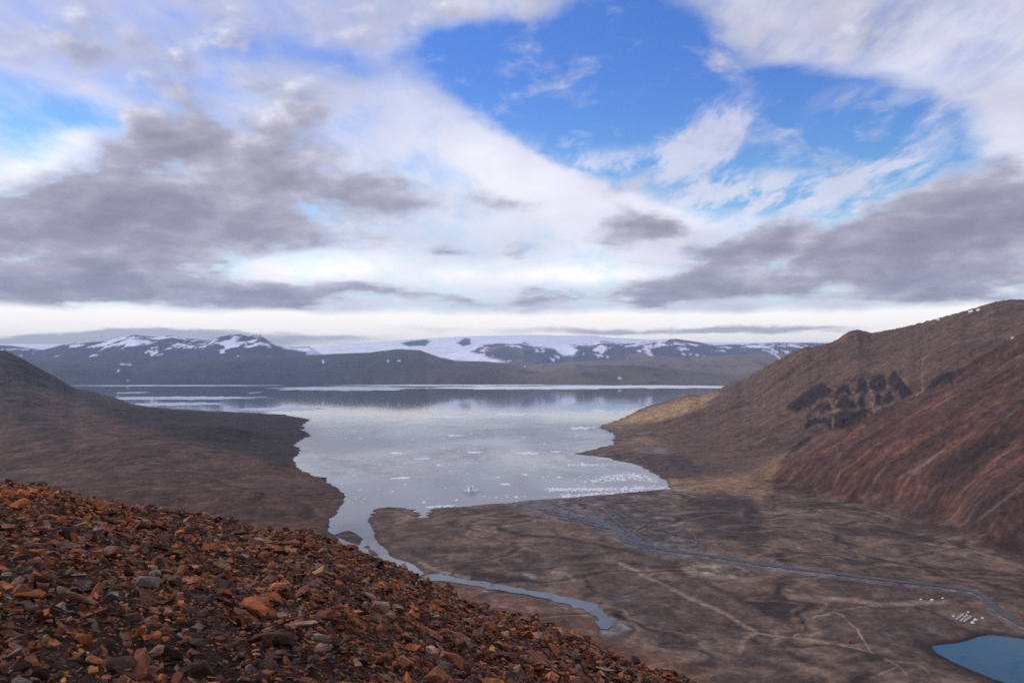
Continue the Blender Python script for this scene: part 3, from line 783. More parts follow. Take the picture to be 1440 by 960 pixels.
def floe_at(name, px, py, wpx, hpx, th, label, cat='ice floe', mat=None, seed=0, lumps=0, jag=.35, n=22, group=None):
    x, y = at_h(px, py, 0)
    rx = wpx / 2 * y / F; ry = hpx / 2 * y * y / (CAM_H * F)
    if lumps: ry = rx * .8
    o = floe_mesh(name, float(x), float(y), float(rx), float(ry), th, mat or M_ICE, n, jag, seed, lumps)
    tag(o, label, cat, group); return o
floe_at('iceberg', 663, 691, 19, 8, 4.5, 'grounded grey white iceberg with a lumpy peak off the delta shore', 'iceberg', lumps=13, seed=3, jag=.3)
NF = [(565, 672, 27, 3.2, 'long thin white floe alone in open grey water, left of the lumpy iceberg'), (711, 681, 13, 3, 'white twin lobed floe right of the lumpy iceberg'), (505, 689, 3, 1.5, 'speck of white ice near the tip of the left headland'),
      (617, 654, 6, 2, 'small white floe in mid fjord above the long thin floe'), (701, 671, 5, 2, 'small round white floe just above the twin lobed floe'), (738, 667, 8, 2.5, 'small flat floe in mid fjord level with the long thin floe'),
      (787, 671, 6, 2, 'small floe close to the left end of the ice bands'), (726, 699, 5, 3, 'small bright white block just off the delta edge'), (558, 637, 20, 2.2, 'faint grey strip of thin ice in the upper left of the bay'),
      (594, 645, 24, 2.2, 'thin grey ice strip below the faint one in mid fjord'), (741, 637, 34, 3, 'long pale ice raft level with the right headland'), (668, 636, 22, 2.2, 'pale ice raft left of the long one level with the headland'),
      (632, 586, 52, 3.2, 'long slanting white ice raft in mid fjord under the mirrored hill'), (722, 582, 50, 3.2, 'long white ice raft between the slanting raft and turquoise water'), (842, 577, 18, 3, 'bright floe inside the turquoise water'),
      (815, 602, 26, 3.6, 'white ice raft just left of the upper right headland'), (783, 635, 16, 2, 'small raft nearest the tip of the right headland'), (640, 612, 24, 1.8, 'faint raft in the centre of the fjord'), (752, 655, 5, 1.6, 'tiny floe below the long pale raft'),
      (552, 691, 4, 1.8, 'tiny floe halfway between left headland and the lumpy iceberg'), (642, 703, 4, 2.5, 'small white block between the iceberg and the notched shore'), (596, 706, 4, 2.5, 'small white block off the notched delta shore'),
      (548, 716, 12, 2.2, 'thin grey raft stranded against the rounded delta tip'), (600, 741, 0.1, .1, '')]
for i, (a, b, w_, h_, lb) in enumerate(NF):
    if lb: floe_at('ice_floe', a, b, w_, h_, .8, lb, seed=20 + i, jag=.45)
r = np.random.default_rng(5)
k = 0
while k < 90:                                     # scattered brash, each block a thing of the same group
    a = r.uniform(480, 900); b = 716 - 110 * r.random() ** 1.3
    x, y = at_h(a, b, 0)
    dd = float(shore_dist(np.array([x]), np.array([y]))[0])
    if dd > -8: continue
    floe_at('ice_floe', a, b, r.uniform(1.2, 4.5), r.uniform(.5, 1.3), .6, 'tiny scattered piece of white brash ice on grey water', seed=200 + k, jag=.4, n=10, group='small pieces of brash ice')
    k += 1
for i, (a, b, w_, h_, lb) in enumerate([
        (488, 546, 195, 5.5, 'broad flat ice sheet off the far shore under the dark hill'), (650, 541.6, 330, 1.8, 'narrow white shore ice along the foot of the far hills'), (735, 545, 240, 4.2, 'bright white shore ice below the tan far hills'),
        (900, 543.5, 270, 4.2, 'bright white shore ice running behind the right mountain'), (245, 542, 260, 1.6, 'thin ice edge under the left far mountains'), (185, 552, 36, 1.8, 'small white floe off the dark left hill'), (358, 552, 10, 1.6, 'tiny white floe in the dark far water'),
        (255, 559.5, 215, 4.4, 'long pale ice sheet beside the left hill'), (240, 568, 130, 4.5, 'pale ragged ice sheet touching the left shore'), (390, 575, 120, 5, 'thin grey ice sheet behind the left headland')]):
    floe_at('ice_sheet', a, b, w_, h_, 1.2, lb, 'ice sheet', mat=M_ICE if i in (2, 3, 1) else M_SHEET, seed=60 + i, n=64, jag=.28)

def brash(name, bands, n, label):
    """dense drifting brash: far too many bits to count"""
    Vs = []; Fs = []; k = 0; r = np.random.default_rng(11)
    for (x0, y0, x1, y1, th) in bands:
        nn = int(n * abs(x1 - x0) / 180)
        for _ in range(nn):
            u = r.random(); a = x0 + (x1 - x0) * u + r.normal(0, 2); b = y0 + (y1 - y0) * u + r.normal(0, th)
            x, y = at_h(a, b, 0)
            m = 7; an = np.linspace(0, 2 * math.pi, m, endpoint=False)
            rr = .9 + 4.2 * r.random() ** 1.7 * (y / 2500); q = rr * (1 + r.uniform(-.35, .35, m))
            zt = r.uniform(.3, 1.3)
            ring = np.c_[x + np.cos(an) * q, y + np.sin(an) * q * 1.5, np.full(m, -.2)]
            top = np.c_[x + np.cos(an) * q * .85, y + np.sin(an) * q * 1.3, zt + r.uniform(-.2, .3, m)]
            Vs.append(ring); Vs.append(top)
            Fs += [(k + i, k + (i + 1) % m, k + m + (i + 1) % m, k + m + i) for i in range(m)]
            Fs.append(tuple(k + m + i for i in range(m)))
            k += 2 * m
    me = bpy.data.meshes.new(name); me.from_pydata(np.concatenate(Vs).tolist(), [], Fs); me.materials.append(M_ICE)
    o = bpy.data.objects.new(name, me); C.objects.link(o); tag(o, label, 'ice', kind='stuff')
brash('brash_ice', [(770, 689, 938, 686, 1.6), (770, 688, 850, 688, 1), (825, 676, 905, 672, 1.8), (850, 670, 900, 668, 1.2), (800, 654, 850, 654, .9), (600, 713, 640, 711, .5), (790, 698, 930, 689, 1.3),
                    (810, 602, 840, 601, 1), (880, 665, 925, 676, 2)], 560, 'dense brash ice drifted along the delta shore')

# ------------------------------------------------------------------ camp on the flat
def hz(x, y): return float(base_height(np.array([x]), np.array([y]))[0][0])
def barrel_tent(name, L=6.5, W=2.6, Hh_=1.9):
    root = bpy.data.objects.new(name, None); C.objects.link(root)
    bm = bmesh.new(); n = 9; rings = []
    for yy in (-L / 2, 0, L / 2):
        rings.append([bm.verts.new((math.cos(math.pi * i / (n - 1)) * W / 2, yy, math.sin(math.pi * i / (n - 1)) ** .8 * Hh_)) for i in range(n)])
    for a, b in zip(rings[:-1], rings[1:]):
        for i in range(n - 1): bm.faces.new((a[i], a[i + 1], b[i + 1], b[i]))
    for rg in (rings[0], rings[-1]): bm.faces.new(rg)
    me = bpy.data.meshes.new('canvas'); bm.to_mesh(me); bm.free(); me.materials.append(M_TENT)
    o = bpy.data.objects.new('canvas', me); C.objects.link(o); o.parent = root
    bm = bmesh.new(); bmesh.ops.create_cube(bm, size=1)
    bmesh.ops.scale(bm, vec=(1.0, .08, 1.7), verts=bm.verts); bmesh.ops.translate(bm, vec=(0, -L / 2 - .03, .85), verts=bm.verts)
    me = bpy.data.meshes.new('door_flap'); bm.to_mesh(me); bm.free(); me.materials.append(M_OPEN)
    o = bpy.data.objects.new('door_flap', me); C.objects.link(o); o.parent = root
    return root
def dome_tent(name, R=2.2):
    root = bpy.data.objects.new(name, None); C.objects.link(root)
    bm = bmesh.new(); bmesh.ops.create_icosphere(bm, subdivisions=2, radius=R)
    bmesh.ops.delete(bm, geom=[v for v in bm.verts if v.co.z < -.05], context='VERTS')
    me = bpy.data.meshes.new('canvas'); bm.to_mesh(me); bm.free(); me.materials.append(M_TENT)
    o = bpy.data.objects.new('canvas', me); C.objects.link(o); o.parent = root
    bm = bmesh.new(); bmesh.ops.create_cone(bm, segments=8, radius1=.75, radius2=.6, depth=1.2, cap_ends=True)
    bmesh.ops.rotate(bm, verts=bm.verts, matrix=__import__('mathutils').Matrix.Rotation(math.pi / 2, 3, 'X'))
    bmesh.ops.translate(bm, vec=(0, -R + .1, .55), verts=bm.verts)
    me = bpy.data.meshes.new('porch'); bm.to_mesh(me); bm.free(); me.materials.append(M_TENT)
    o = bpy.data.objects.new('porch', me); C.objects.link(o); o.parent = root
    return root
def copy_tree(o):
    c = o.copy(); C.objects.link(c)
    for chd in o.children:
        d = chd.copy(); C.objects.link(d); d.parent = c
    return c
bt = barrel_tent('tent'); dt = dome_tent('tent'); used = {'b': False, 'd': False}
def place(kind, x, y, rz, label, group=None, sc=1):
    src = bt if kind == 'b' else dt
    o = src if not used[kind] else copy_tree(src); used[kind] = True
    o.location = (x, y, hz(x, y) + .2); o.rotation_euler = (0, 0, rz); o.scale = (sc,) * 3
    if 'group' in o: del o['group']
    tag(o, label, 'tent', group)
rows = [((1345, 871), (1353, 865)), ((1351, 873), (1359, 866)), ((1356, 874), (1364, 868))]
for i, (a, b) in enumerate(rows):
    x0, y0 = at_h(*a, 7); x1, y1 = at_h(*b, 7)
    ang = math.atan2(y1 - y0, x1 - x0) - math.pi / 2
    for j in range(4):
        u = j / 3
        place('b', x0 + (x1 - x0) * u, y0 + (y1 - y0) * u, ang, 'white barrel tent in the %s of the three tent rows north of the pond' % ('left row', 'middle row', 'right row')[i], 'tents in the %s row' % ('left', 'middle', 'right')[i])
for a, b, lb in ((1362, 861, 'white dome tent standing alone behind the three tent rows'), (1341, 867, 'small white dome tent at the left end of the tent rows'), (1368, 876, 'largest white dome tent closest to the blue pond'),
                 (1372, 872, 'white dome tent just behind the largest one by the pond'), (1382, 869, 'white dome tent at the right end of the camp near the river bend'),
                 (1295, 844, 'leftmost white tent of the three by the sandy track'), (1311, 845, 'middle and biggest white tent of the three by the sandy track'), (1326, 842, 'rightmost white tent of the three by the sandy track')):
    x, y = at_h(a, b, 7)
    place('d', float(x), float(y), random.uniform(-.6, .6), lb, sc=1.3 if 'gest' in lb else .9)
def hut(x, y, rz, label):
    root = bpy.data.objects.new('hut', None); C.objects.link(root); root.location = (x, y, hz(x, y) + .2); root.rotation_euler = (0, 0, rz)
    tag(root, label, 'hut')
    def part(nm, vs, fs, m):
        me = bpy.data.meshes.new(nm); me.from_pydata(vs, [], fs); me.materials.append(m)
        o = bpy.data.objects.new(nm, me); C.objects.link(o); o.parent = root
    w, l, h, g = 2.2, 3.2, 2.3, 3.6
    vs = [(-w, -l, 0), (w, -l, 0), (w, l, 0), (-w, l, 0), (-w, -l, h), (w, -l, h), (w, l, h), (-w, l, h), (0, -l, g), (0, l, g)]
    part('wall', vs, [(0, 1, 5, 8, 4), (2, 3, 7, 9, 6), (0, 4, 7, 3), (1, 2, 6, 5)], M_REDW)
    e = .25; t_ = .12
    a = [(-w - e, -l - e, h - .22), (0, -l - e, g + .03), (0, l + e, g + .03), (-w - e, l + e, h - .22)]; b = [(w + e, -l - e, h - .22), (0, -l - e, g + .03), (0, l + e, g + .03), (w + e, l + e, h - .22)]
    vs = a + b + [(p[0], p[1], p[2] + t_) for p in a + b]
    part('roof', vs, [(0, 1, 2, 3), (4, 5, 6, 7), (8, 9, 10, 11), (12, 13, 14, 15), (0, 3, 11, 8), (4, 7, 15, 12), (0, 1, 9, 8), (4, 5, 13, 12), (2, 3, 11, 10), (6, 7, 15, 14)], M_DARKR)
    part('door', [(-.45, -l - .04, 0), (.45, -l - .04, 0), (.45, -l - .04, 1.9), (-.45, -l - .04, 1.9), (-.45, -l + .02, 0), (.45, -l + .02, 0), (.45, -l + .02, 1.9), (-.45, -l + .02, 1.9)], [(0, 1, 2, 3), (0, 4, 5, 1), (1, 5, 6, 2), (2, 6, 7, 3), (3, 7, 4, 0)], M_DARKR)
x, y = at_h(1193, 903, 7); hut(float(x), float(y), .4, 'tiny red hut between the two footpaths on the flat')
x, y = at_h(1290, 856, 7); hut(float(x), float(y), 1.1, 'tiny dark red hut beside the sandy track near the tents')

# ------------------------------------------------------------------ scree slope in the foreground
SKY_FG = np.array([(-700, 560), (-200, 640), (0, 684), (60, 678), (120, 700), (200, 717), (300, 737), (350, 750), (450, 757), (480, 778), (560, 802), (650, 847), (700, 862), (740, 872), (800, 892), (850, 917), (900, 942), (960, 957), (1100, 1030), (1440, 1230), (2000, 1500)], float)
EYE = 1.65; CC = .0105
_t, _q = ray(SKY_FG[:, 0], SKY_FG[:, 1] + 8)

tt = np.linspace(-1.5, 2, 700); qq = np.interp(tt, _t, _q)
kk = np.hanning(21); kk /= kk.sum(); qq = np.convolve(np.pad(qq, 10, 'edge'), kk, 'valid')
def fg_h(x, y):
    yy = np.where(y > 1.0, y, 1.0 + (y - 1.0) * .0)
    t = np.clip(x / np.maximum(yy, .4), -1.5, 2)
    A = -np.interp(t, tt, qq) - 2 * math.sqrt(EYE * CC)
    A = np.minimum(A, .75)
    r = np.maximum(y, 0)
    z = -EYE - r * A - CC * r * r
    far = y > 35
    z90 = -EYE - 35 * A - CC * 35 * 35
    z = np.where(far, z90 - (y - 35) * (A + 2 * CC * 35) , z)
    return CAM_H + z
def fg_full(x, y):
    a = np.clip(y / 25, 0, 1)
    return fg_h(x, y) + (fbm(x, y, 1.6, 3, 300) * .11 + fbm(x, y, .45, 3, 303) * .04) + fbm(x, y, 5, 2, 306) * .16 * a
yy = np.concatenate([np.linspace(-12, 1.2, 24), np.exp(np.linspace(math.log(1.3), math.log(60), 420)), np.exp(np.linspace(math.log(62), math.log(900), 60))])
tc = np.concatenate([np.linspace(-1.45, -.66, 60)[:-1], np.linspace(-.66, .5, 430), np.linspace(.5, 1.5, 60)[1:]])
T2, Y2 = np.meshgrid(tc, yy)
X2 = T2 * np.maximum(Y2, 1.2); X2 = np.where(Y2 < 1.2, T2 * (1.2 + (1.2 - Y2) * 1.0), X2)
gx, gy = X2.ravel(), Y2.ravel()
gz = fg_full(gx, gy) + fbm(gx, gy, .12, 3, 309) * .02
gz = np.maximum(gz, -30)
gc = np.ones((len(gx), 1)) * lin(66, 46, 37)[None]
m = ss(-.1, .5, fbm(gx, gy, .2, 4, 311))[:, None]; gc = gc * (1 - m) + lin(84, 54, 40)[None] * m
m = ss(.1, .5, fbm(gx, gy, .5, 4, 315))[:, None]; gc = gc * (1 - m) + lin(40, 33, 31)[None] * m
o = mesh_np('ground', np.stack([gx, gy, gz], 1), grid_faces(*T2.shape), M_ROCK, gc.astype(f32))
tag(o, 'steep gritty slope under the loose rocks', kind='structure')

# rock shapes
from mathutils import Vector, noise as mnoise
def hull(seed, dims):
    r = np.random.default_rng(seed); bm = bmesh.new()
    n = r.integers(8, 12)
    for _ in range(n):
        v = r.normal(size=3); v /= np.linalg.norm(v); v = np.sign(v) * np.abs(v) ** .6
        v *= r.uniform(.88, 1.0)
        bm.verts.new(Vector(v * dims * .5))
    res = bmesh.ops.convex_hull(bm, input=bm.verts)
    junk = [g for g in res['geom_interior'] if isinstance(g, bmesh.types.BMVert)]
    if junk: bmesh.ops.delete(bm, geom=junk, context='VERTS')
    bmesh.ops.triangulate(bm, faces=bm.faces[:]); bmesh.ops.recalc_face_normals(bm, faces=bm.faces[:])
    return bm
SH = []
for i in range(30):
    r = np.random.default_rng(900 + i)
    if i % 4 < 3: d = np.array([1.0, r.uniform(.42, .8), r.uniform(.13, .27)]); kd = 'slab'
    else: d = np.array([1.0, r.uniform(.6, .9), r.uniform(.42, .65)]); kd = 'block'
    SH.append((hull(900 + i, d), kd))
LOW = []
for bm, kd in SH:
    bm.verts.index_update()
    LOW.append((np.array([v.co[:] for v in bm.verts]), np.array([[v.index for v in f.verts] for f in bm.faces]), kd))
PAL = [('rust-brown', lin(122, 72, 48)), ('orange-rust', lin(156, 86, 48)), ('dark brown', lin(72, 50, 42)), ('pinkish brown', lin(136, 100, 82)), ('grey', lin(108, 94, 84)), ('ochre', lin(150, 102, 60)), ('maroon', lin(100, 56, 44))]
PW = np.array([.32, .12, .20, .14, .07, .03, .12]); PW /= PW.sum()
def detailed(i, ci):
    bm = SH[i][0].copy()
    bmesh.ops.bevel(bm, geom=bm.edges[:], offset=.012, segments=1, affect='EDGES')
    bmesh.ops.subdivide_edges(bm, edges=[e for e in bm.edges if e.calc_length() > .14], cuts=3, use_grid_fill=True)
    bmesh.ops.triangulate(bm, faces=bm.faces[:])
    bm.normal_update()
    for v in bm.verts:
        n = mnoise.fractal(v.co * 4 + Vector((i * 3.1, 0, 0)), .9, 2.1, 4)
        v.co += v.normal * n * .022
    me = bpy.data.meshes.new('rock'); bm.to_mesh(me); bm.free()
    at = me.color_attributes.new('Col', 'FLOAT_COLOR', 'POINT')
    c = np.ones((len(me.vertices), 4), f32); c[:, :3] = PAL[ci][1] * np.array([1.08, 1.16, 1.12]) * (.8 + .45 * ((i * 7) % 10) / 9)
    at.data.foreach_set('color', c.ravel()); me.materials.append(M_ROCK)
    return me
_cache = {}
def rock_mesh(i, ci):
    if (i, ci) not in _cache: _cache[(i, ci)] = detailed(i, ci)
    return _cache[(i, ci)]

def scatter(dens, s0, s1, ymax, seed, ymin=3.4):
    r = np.random.default_rng(seed)
    t0, t1 = -.66, .26
    area = (t1 - t0) * (ymax ** 2 - ymin ** 2) / 2
    n = int(dens * area)
    y = np.sqrt(r.uniform(ymin ** 2, ymax ** 2, n)); t = r.uniform(t0, t1, n)
    s = s0 * (s1 / s0) ** (r.random(n) ** 1.5)
    return t * y, y, s
parts = [scatter(.3, .24, .34, 24, 1), scatter(12, .12, .22, 24, 2), scatter(75, .06, .12, 22, 3), scatter(330, .03, .065, 11, 4), scatter(18, .12, .25, 9.5, 5), scatter(80, .055, .12, 12, 6), scatter(600, .022, .038, 8, 7)]
rx = np.concatenate([p[0] for p in parts]); ry = np.concatenate([p[1] for p in parts]); rs = np.concatenate([p[2] for p in parts])
rz = fg_full(rx, ry)
NR = len(rx); r = np.random.default_rng(77)
shp = r.integers(0, 30, NR); colr = r.choice(len(PAL), NR, p=PW)
patch = fbm(rx, ry, 3.0, 3, 333)
colr = np.where((patch > .25) & (r.random(NR) < .4), 1, colr); colr = np.where((patch < -.3) & (r.random(NR) < .35), 2, colr)
# orientation: mostly lying with the slope (falls to the right and away), some tipped up
e = .25
gxn = (fg_h(rx + e, ry) - fg_h(rx - e, ry)) / (2 * e); gyn = (fg_h(rx, ry + e) - fg_h(rx, ry - e)) / (2 * e)
yaw = r.uniform(0, 2 * math.pi, NR); tip = np.abs(r.normal(0, .45, NR)); tdir = r.uniform(0, 2 * math.pi, NR)
nx_ = -gxn + np.tan(np.minimum(tip, 1.2)) * np.cos(tdir); ny_ = -gyn + np.tan(np.minimum(tip, 1.2)) * np.sin(tdir)
nrm = np.stack([nx_, ny_, np.ones(NR)], 1); nrm /= np.linalg.norm(nrm, axis=1)[:, None]
ax = np.stack([np.cos(yaw), np.sin(yaw), np.zeros(NR)], 1); ax -= (ax * nrm).sum(1)[:, None] * nrm; ax /= np.linalg.norm(ax, axis=1)[:, None]
ay = np.cross(nrm, ax)
R = np.stack([ax, ay, nrm], 2)
thick = np.array([np.ptp(l[0][:, 2]) for l in LOW])[shp] * rs
rz = rz + thick * .18 + rs * .05 + .012 + r.uniform(0, .09, NR) * (rs < .3)
PXr, PYr = project(rx, ry, rz)
size_px = rs * F / ry
vis = (PXr > -25) & (PXr < 1465) & (PYr < 985) & (PYr > 640)
score = np.where(vis, size_px, 0)
top = np.argsort(-score)[:300]
ind = np.zeros(NR, bool); ind[top] = True
# rest: one object
Vs, Fs, Cs = [], [], []; off = 0
rest = np.where(~ind)[0]
for si in range(30):
    k = rest[shp[rest] == si]
    v0, f0, _ = LOW[si]
    v = np.einsum('nij,vj->nvi', R[k], v0) * rs[k][:, None, None]
    jit = r.normal(0, .035, v.shape) * rs[k][:, None, None]
    v = v + jit + np.stack([rx[k], ry[k], rz[k]], 1)[:, None, :]
    Vs.append(v.reshape(-1, 3))
    Fs.append((f0[None] + (np.arange(len(k)) * len(v0))[:, None, None] + off).reshape(-1, 3))
    pc = np.array([p[1] for p in PAL])[colr[k]] * r.uniform(.6, 1.5, (len(k), 1)) * np.array([1.08, 1.16, 1.10])
    Cs.append(np.repeat(pc, len(v0), 0)); off += len(k) * len(v0)
o = mesh_np('rubble', np.concatenate(Vs), np.concatenate(Fs), M_ROCK, np.concatenate(Cs).astype(f32), smooth=False)
tag(o, 'rust brown angular scree covering the slope', 'scree', kind='stuff')
# the 300 that show largest
from mathutils import Matrix
REG = {}
def region(a, b):
    col = 'at the left edge' if a < 110 else 'left of the middle' if a < 300 else 'near the middle' if a < 520 else 'towards the right' if a < 760 else 'at the right tip'
    row = 'along the bottom edge' if b > 900 else 'low on the scree' if b > 840 else 'midway up the scree' if b > 770 else 'just below the crest'
    return col, row
seen = set(); SZ = ('flat slab', 'chunky block')
for i in top:
    me = rock_mesh(int(shp[i]), int(colr[i]))
    o = bpy.data.objects.new('rock', me); C.objects.link(o)
    m4 = Matrix([[*R[i][0], 0], [*R[i][1], 0], [*R[i][2], 0], [0, 0, 0, 1]])
    o.matrix_world = Matrix.Translation((rx[i], ry[i], rz[i])) @ m4 @ Matrix.Diagonal((rs[i], rs[i], rs[i], 1))
    kd = SZ[0] if LOW[shp[i]][2] == 'slab' else SZ[1]; cl = PAL[colr[i]][0]
    cc, rr_ = region(PXr[i], PYr[i]); key = (cl, kd, cc, rr_)
    if key not in seen:
        seen.add(key); tag(o, f'largest {cl} {kd} {rr_}, {cc} of the photo', 'rock', 'loose rocks on the slope')
    else:
        lb = f'smaller {cl} {kd} {rr_}, {cc} of the photo'
        tag(o, lb, 'rock', lb.replace('smaller', 'smaller ones among the'))

# ------------------------------------------------------------------ haze
HAZE = 1.4e-5
def haze():
    bm = bmesh.new(); bmesh.ops.create_cube(bm, size=1)
    for v in bm.verts:
        v.co = Vector((v.co.x * 170000, 0 + v.co.y * 136000 + 7000, -61 if v.co.z < 0 else 2250))
    me = bpy.data.meshes.new('haze'); bm.to_mesh(me); bm.free()
    m = bpy.data.materials.new('thin_arctic_air'); m.use_nodes = True; N = NT(m.node_tree)
    pv = N.new('ShaderNodeVolumePrincipled')
    N.put(pv.inputs['Color'], (.62, .77, 1.0)); pv.inputs['Density'].default_value = HAZE; pv.inputs['Anisotropy'].default_value = .1
    out = N.new('ShaderNodeOutputMaterial'); N.l.new(pv.outputs[0], out.inputs['Volume'])
    me.materials.append(m); o = bpy.data.objects.new('haze', me); C.objects.link(o)
    tag(o, 'thin bluish air over the fjord', 'haze', kind='stuff')
haze()

# ------------------------------------------------------------------ sky
SUN_AZ, SUN_EL = -68.0, 27.0              # degrees, from the view direction (north = +Y), to the left
w = bpy.data.worlds.new('World'); bpy.context.scene.world = w; w.use_nodes = True
N = NT(w.node_tree)
g = N.new('ShaderNodeTexCoord').outputs['Generated']
sep = N.new('ShaderNodeSeparateXYZ'); N.l.new(g, sep.inputs[0])
az = N.math('MULTIPLY', N.math('ARCTAN2', sep.outputs[0], sep.outputs[1]), 57.29578)
el = N.math('MULTIPLY', N.math('ARCSINE', sep.outputs[2]), 57.29578)
def comb(a, b, c=0.0):
    n = N.new('ShaderNodeCombineXYZ'); N.put(n.inputs[0], a); N.put(n.inputs[1], b); N.put(n.inputs[2], c); return n.outputs[0]
Vv = comb(az, el)
zz = N.math('ADD', N.math('MAXIMUM', sep.outputs[2], 0.0), .10)
Pc = comb(N.math('DIVIDE', sep.outputs[0], zz), N.math('DIVIDE', sep.outputs[1], zz))
Pm = comb(N.math('MULTIPLY', az, .10), N.math('MULTIPLY', el, .22))
_, w1 = N.noise(Pm, .9, 6, .55)
_, w2 = N.noise(Pc, 1.6, 6, .6)
warp = N.vmath('ADD', N.vmath('MULTIPLY', N.vmath('SUBTRACT', w1, (.5, .5, .5)), (9., 4.2, 0.)), N.vmath('MULTIPLY', N.vmath('SUBTRACT', w2, (.5, .5, .5)), (4., 1.8, 0.)))
Vw = N.vmath('ADD', Vv, warp)
Vs_ = N.vmath('ADD', Vv, N.vmath('SCALE', warp, None, .45))
DEG = math.degrees(1 / F)
def blobs(vec, L):
    acc = None
    for (px, py, rx_, ry_, rot, wt_) in L:
        a, e_ = azel(px, py)
        m = N.mapping(vec, (a, e_, 0), (0, 0, math.radians(rot)), (rx_ * DEG, ry_ * DEG, 1), 'TEXTURE')
        gr = N.new('ShaderNodeTexGradient', gradient_type='SPHERICAL'); N.l.new(m, gr.inputs[0])
        acc = N.math('MULTIPLY_ADD', gr.outputs['Fac'], wt_, acc if acc is not None else 0.0)
    return acc
# rotation: positive tilts up to the right
BLUE = [(850, 110, 300, 130, 0, 2.0), (1020, 180, 330, 115, -8, 2.5), (1190, 215, 240, 80, 0, 2.2), (760, 130, 170, 90, -25, 1.5), (880, 20, 150, 90, 0, 1.5), (1130, 140, 220, 60, 0, 1.2), (660, 90, 120, 70, -10, .9),
        (90, 145, 170, 36, -4, 1.1), (0, 175, 90, 40, 0, .8), (330, 45, 120, 40, 0, .35), (470, 75, 160, 34, -8, .7), (415, 205, 70, 50, 0, .55), (420, 285, 80, 32, 0, .6), (240, 105, 130, 24, 0, .45), (320, 280, 60, 16, 0, .45), (1380, 287, 60, 20, 0, .5), (930, 280, 120, 30, -20, .6), (1250, 290, 90, 40, 0, .8)]
WHITE = [(1290, 20, 360, 110, -6, 1.5), (1440, 90, 200, 110, 0, 1.3), (1400, 200, 160, 60, 12, .9), (720, 20, 130, 55, 0, .8), (690, 190, 220, 70, -28, .6), (830, 290, 240, 60, -18, .7)]
CIR = [(1015, 178, 105, 52, 25, 1.6), (930, 215, 110, 40, 5, .9), (1090, 258, 210, 34, 0, 1.4), (1060, 288, 220, 34, 0, 1.4), (1010, 225, 120, 50, 0, .6), (1330, 150, 180, 70, 25, 1.0), (1200, 140, 110, 40, 20, .6), (820, 225, 190, 44, -12, .8), (1250, 235, 120, 40, 0, .6), (900, 130, 120, 30, 10, .35)]
DARK = [(170, 330, 400, 90, 3, .60), (60, 385, 330, 55, 0, .42), (330, 320, 260, 70, 8, .36), (290, 200, 230, 120, 10, .66), (150, 260, 200, 80, 14, .34), (220, 410, 420, 30, 0, .50), (520, 420, 260, 18, 0, .40), (800, 424, 240, 12, 0, .38), (1000, 415, 240, 24, 0, .35),
        (850, 335, 84, 36, 15, .62), (920, 318, 50, 20, 10, .5), (680, 291, 100, 26, -4, .52), (540, 268, 120, 50, 14, .50), (628, 355, 50, 13, 0, .55), (740, 350, 56, 20, 15, .35),
        (980, 375, 160, 44, 24, .62), (1070, 335, 150, 40, 24, .55), (1200, 315, 150, 44, 20, .60), (1230, 360, 240, 60, 5, .60), (1340, 290, 130, 62, 20, .55), (1410, 250, 110, 40, 0, .35), (1400, 345, 190, 80, 5, .55), (1130, 400, 300, 34, 0, .40), (1400, 410, 200, 34, 0, .30),
        (880, 252, 90, 30, 0, .36), (440, 235, 150, 50, 6, .34), (500, 20, 460, 70, 0, .20), (120, 60, 320, 80, 0, .20), (400, 405, 130, 22, 5, .15)]
LITE = [(60, 205, 130, 62, 40, .55), (200, 240, 170, 26, 6, .16), (0, 150, 120, 40, 0, .4), (330, 378, 160, 18, 6, .3), (480, 372, 140, 30, 8, .5), (660, 390, 280, 34, 0, .6), (420, 385, 130, 22, 6, .35), (700, 250, 260, 110, -25, .28), (830, 370, 150, 30, 0, .3), (1130, 345, 60, 18, 35, .5), (1080, 320, 36, 12, 40, .3), (1150, 405, 90, 14, 0, .5), (860, 390, 170, 20, 0, .5), (1420, 405, 30, 10, 0, .5), (960, 300, 150, 26, -10, .3), (1350, 60, 200, 60, 0, .12), (1180, 300, 40, 16, 20, .2)]
Pi = N.mapping(comb(N.math('MULTIPLY', az, .10), N.math('MULTIPLY', N.math('POWER', N.math('MAXIMUM', el, .01), .75), .27)), rot=(0, 0, math.radians(-22)), sc=(.75, 1.35, 1))
nA, _ = N.noise(Pm, 1.7, 6, .5, .2)
nI, _ = N.noise(Pi, 2.6, 10, .58, .15)                      # billows
nUp, _ = N.noise(N.vmath('ADD', Pi, (-.03, .075, 0)), 2.6, 5, .55, .15)
nB, _ = N.noise(Pc, 2.4, 8, .6)
nS, _ = N.noise(N.mapping(N.vmath('ADD', Pc, N.vmath('SCALE', w1, None, .12)), rot=(0, 0, .95), sc=(3.0, 1.0, 1)), 1.9, 9, .62, .15)         # cirrus fibres
sub = lambda n, k: N.math('MULTIPLY', N.math('SUBTRACT', n, .5), k)
blue = blobs(Vw, BLUE); white = blobs(Vs_, WHITE)
cov = N.math('SUBTRACT', blue, white)
for n_, k_ in ((nA, -1.0), (nI, -1.1), (nS, -1.6)): cov = N.math('ADD', cov, sub(n_, k_))
cloud = N.mapr(cov, -.35, 1.15, 1, 0)
cloud = N.math('MULTIPLY', cloud, N.math('SUBTRACT', 1.0, N.math('MULTIPLY', N.mapr(el, 12., 20.), N.mapr(nS, .44, .7, .0, .5))))
cir = N.math('MULTIPLY', blobs(Vs_, CIR), N.mapr(nS, .33, .66))
cloud = N.math('MAXIMUM', cloud, N.math('MULTIPLY', N.mapr(cir, .05, 1.0), .82))
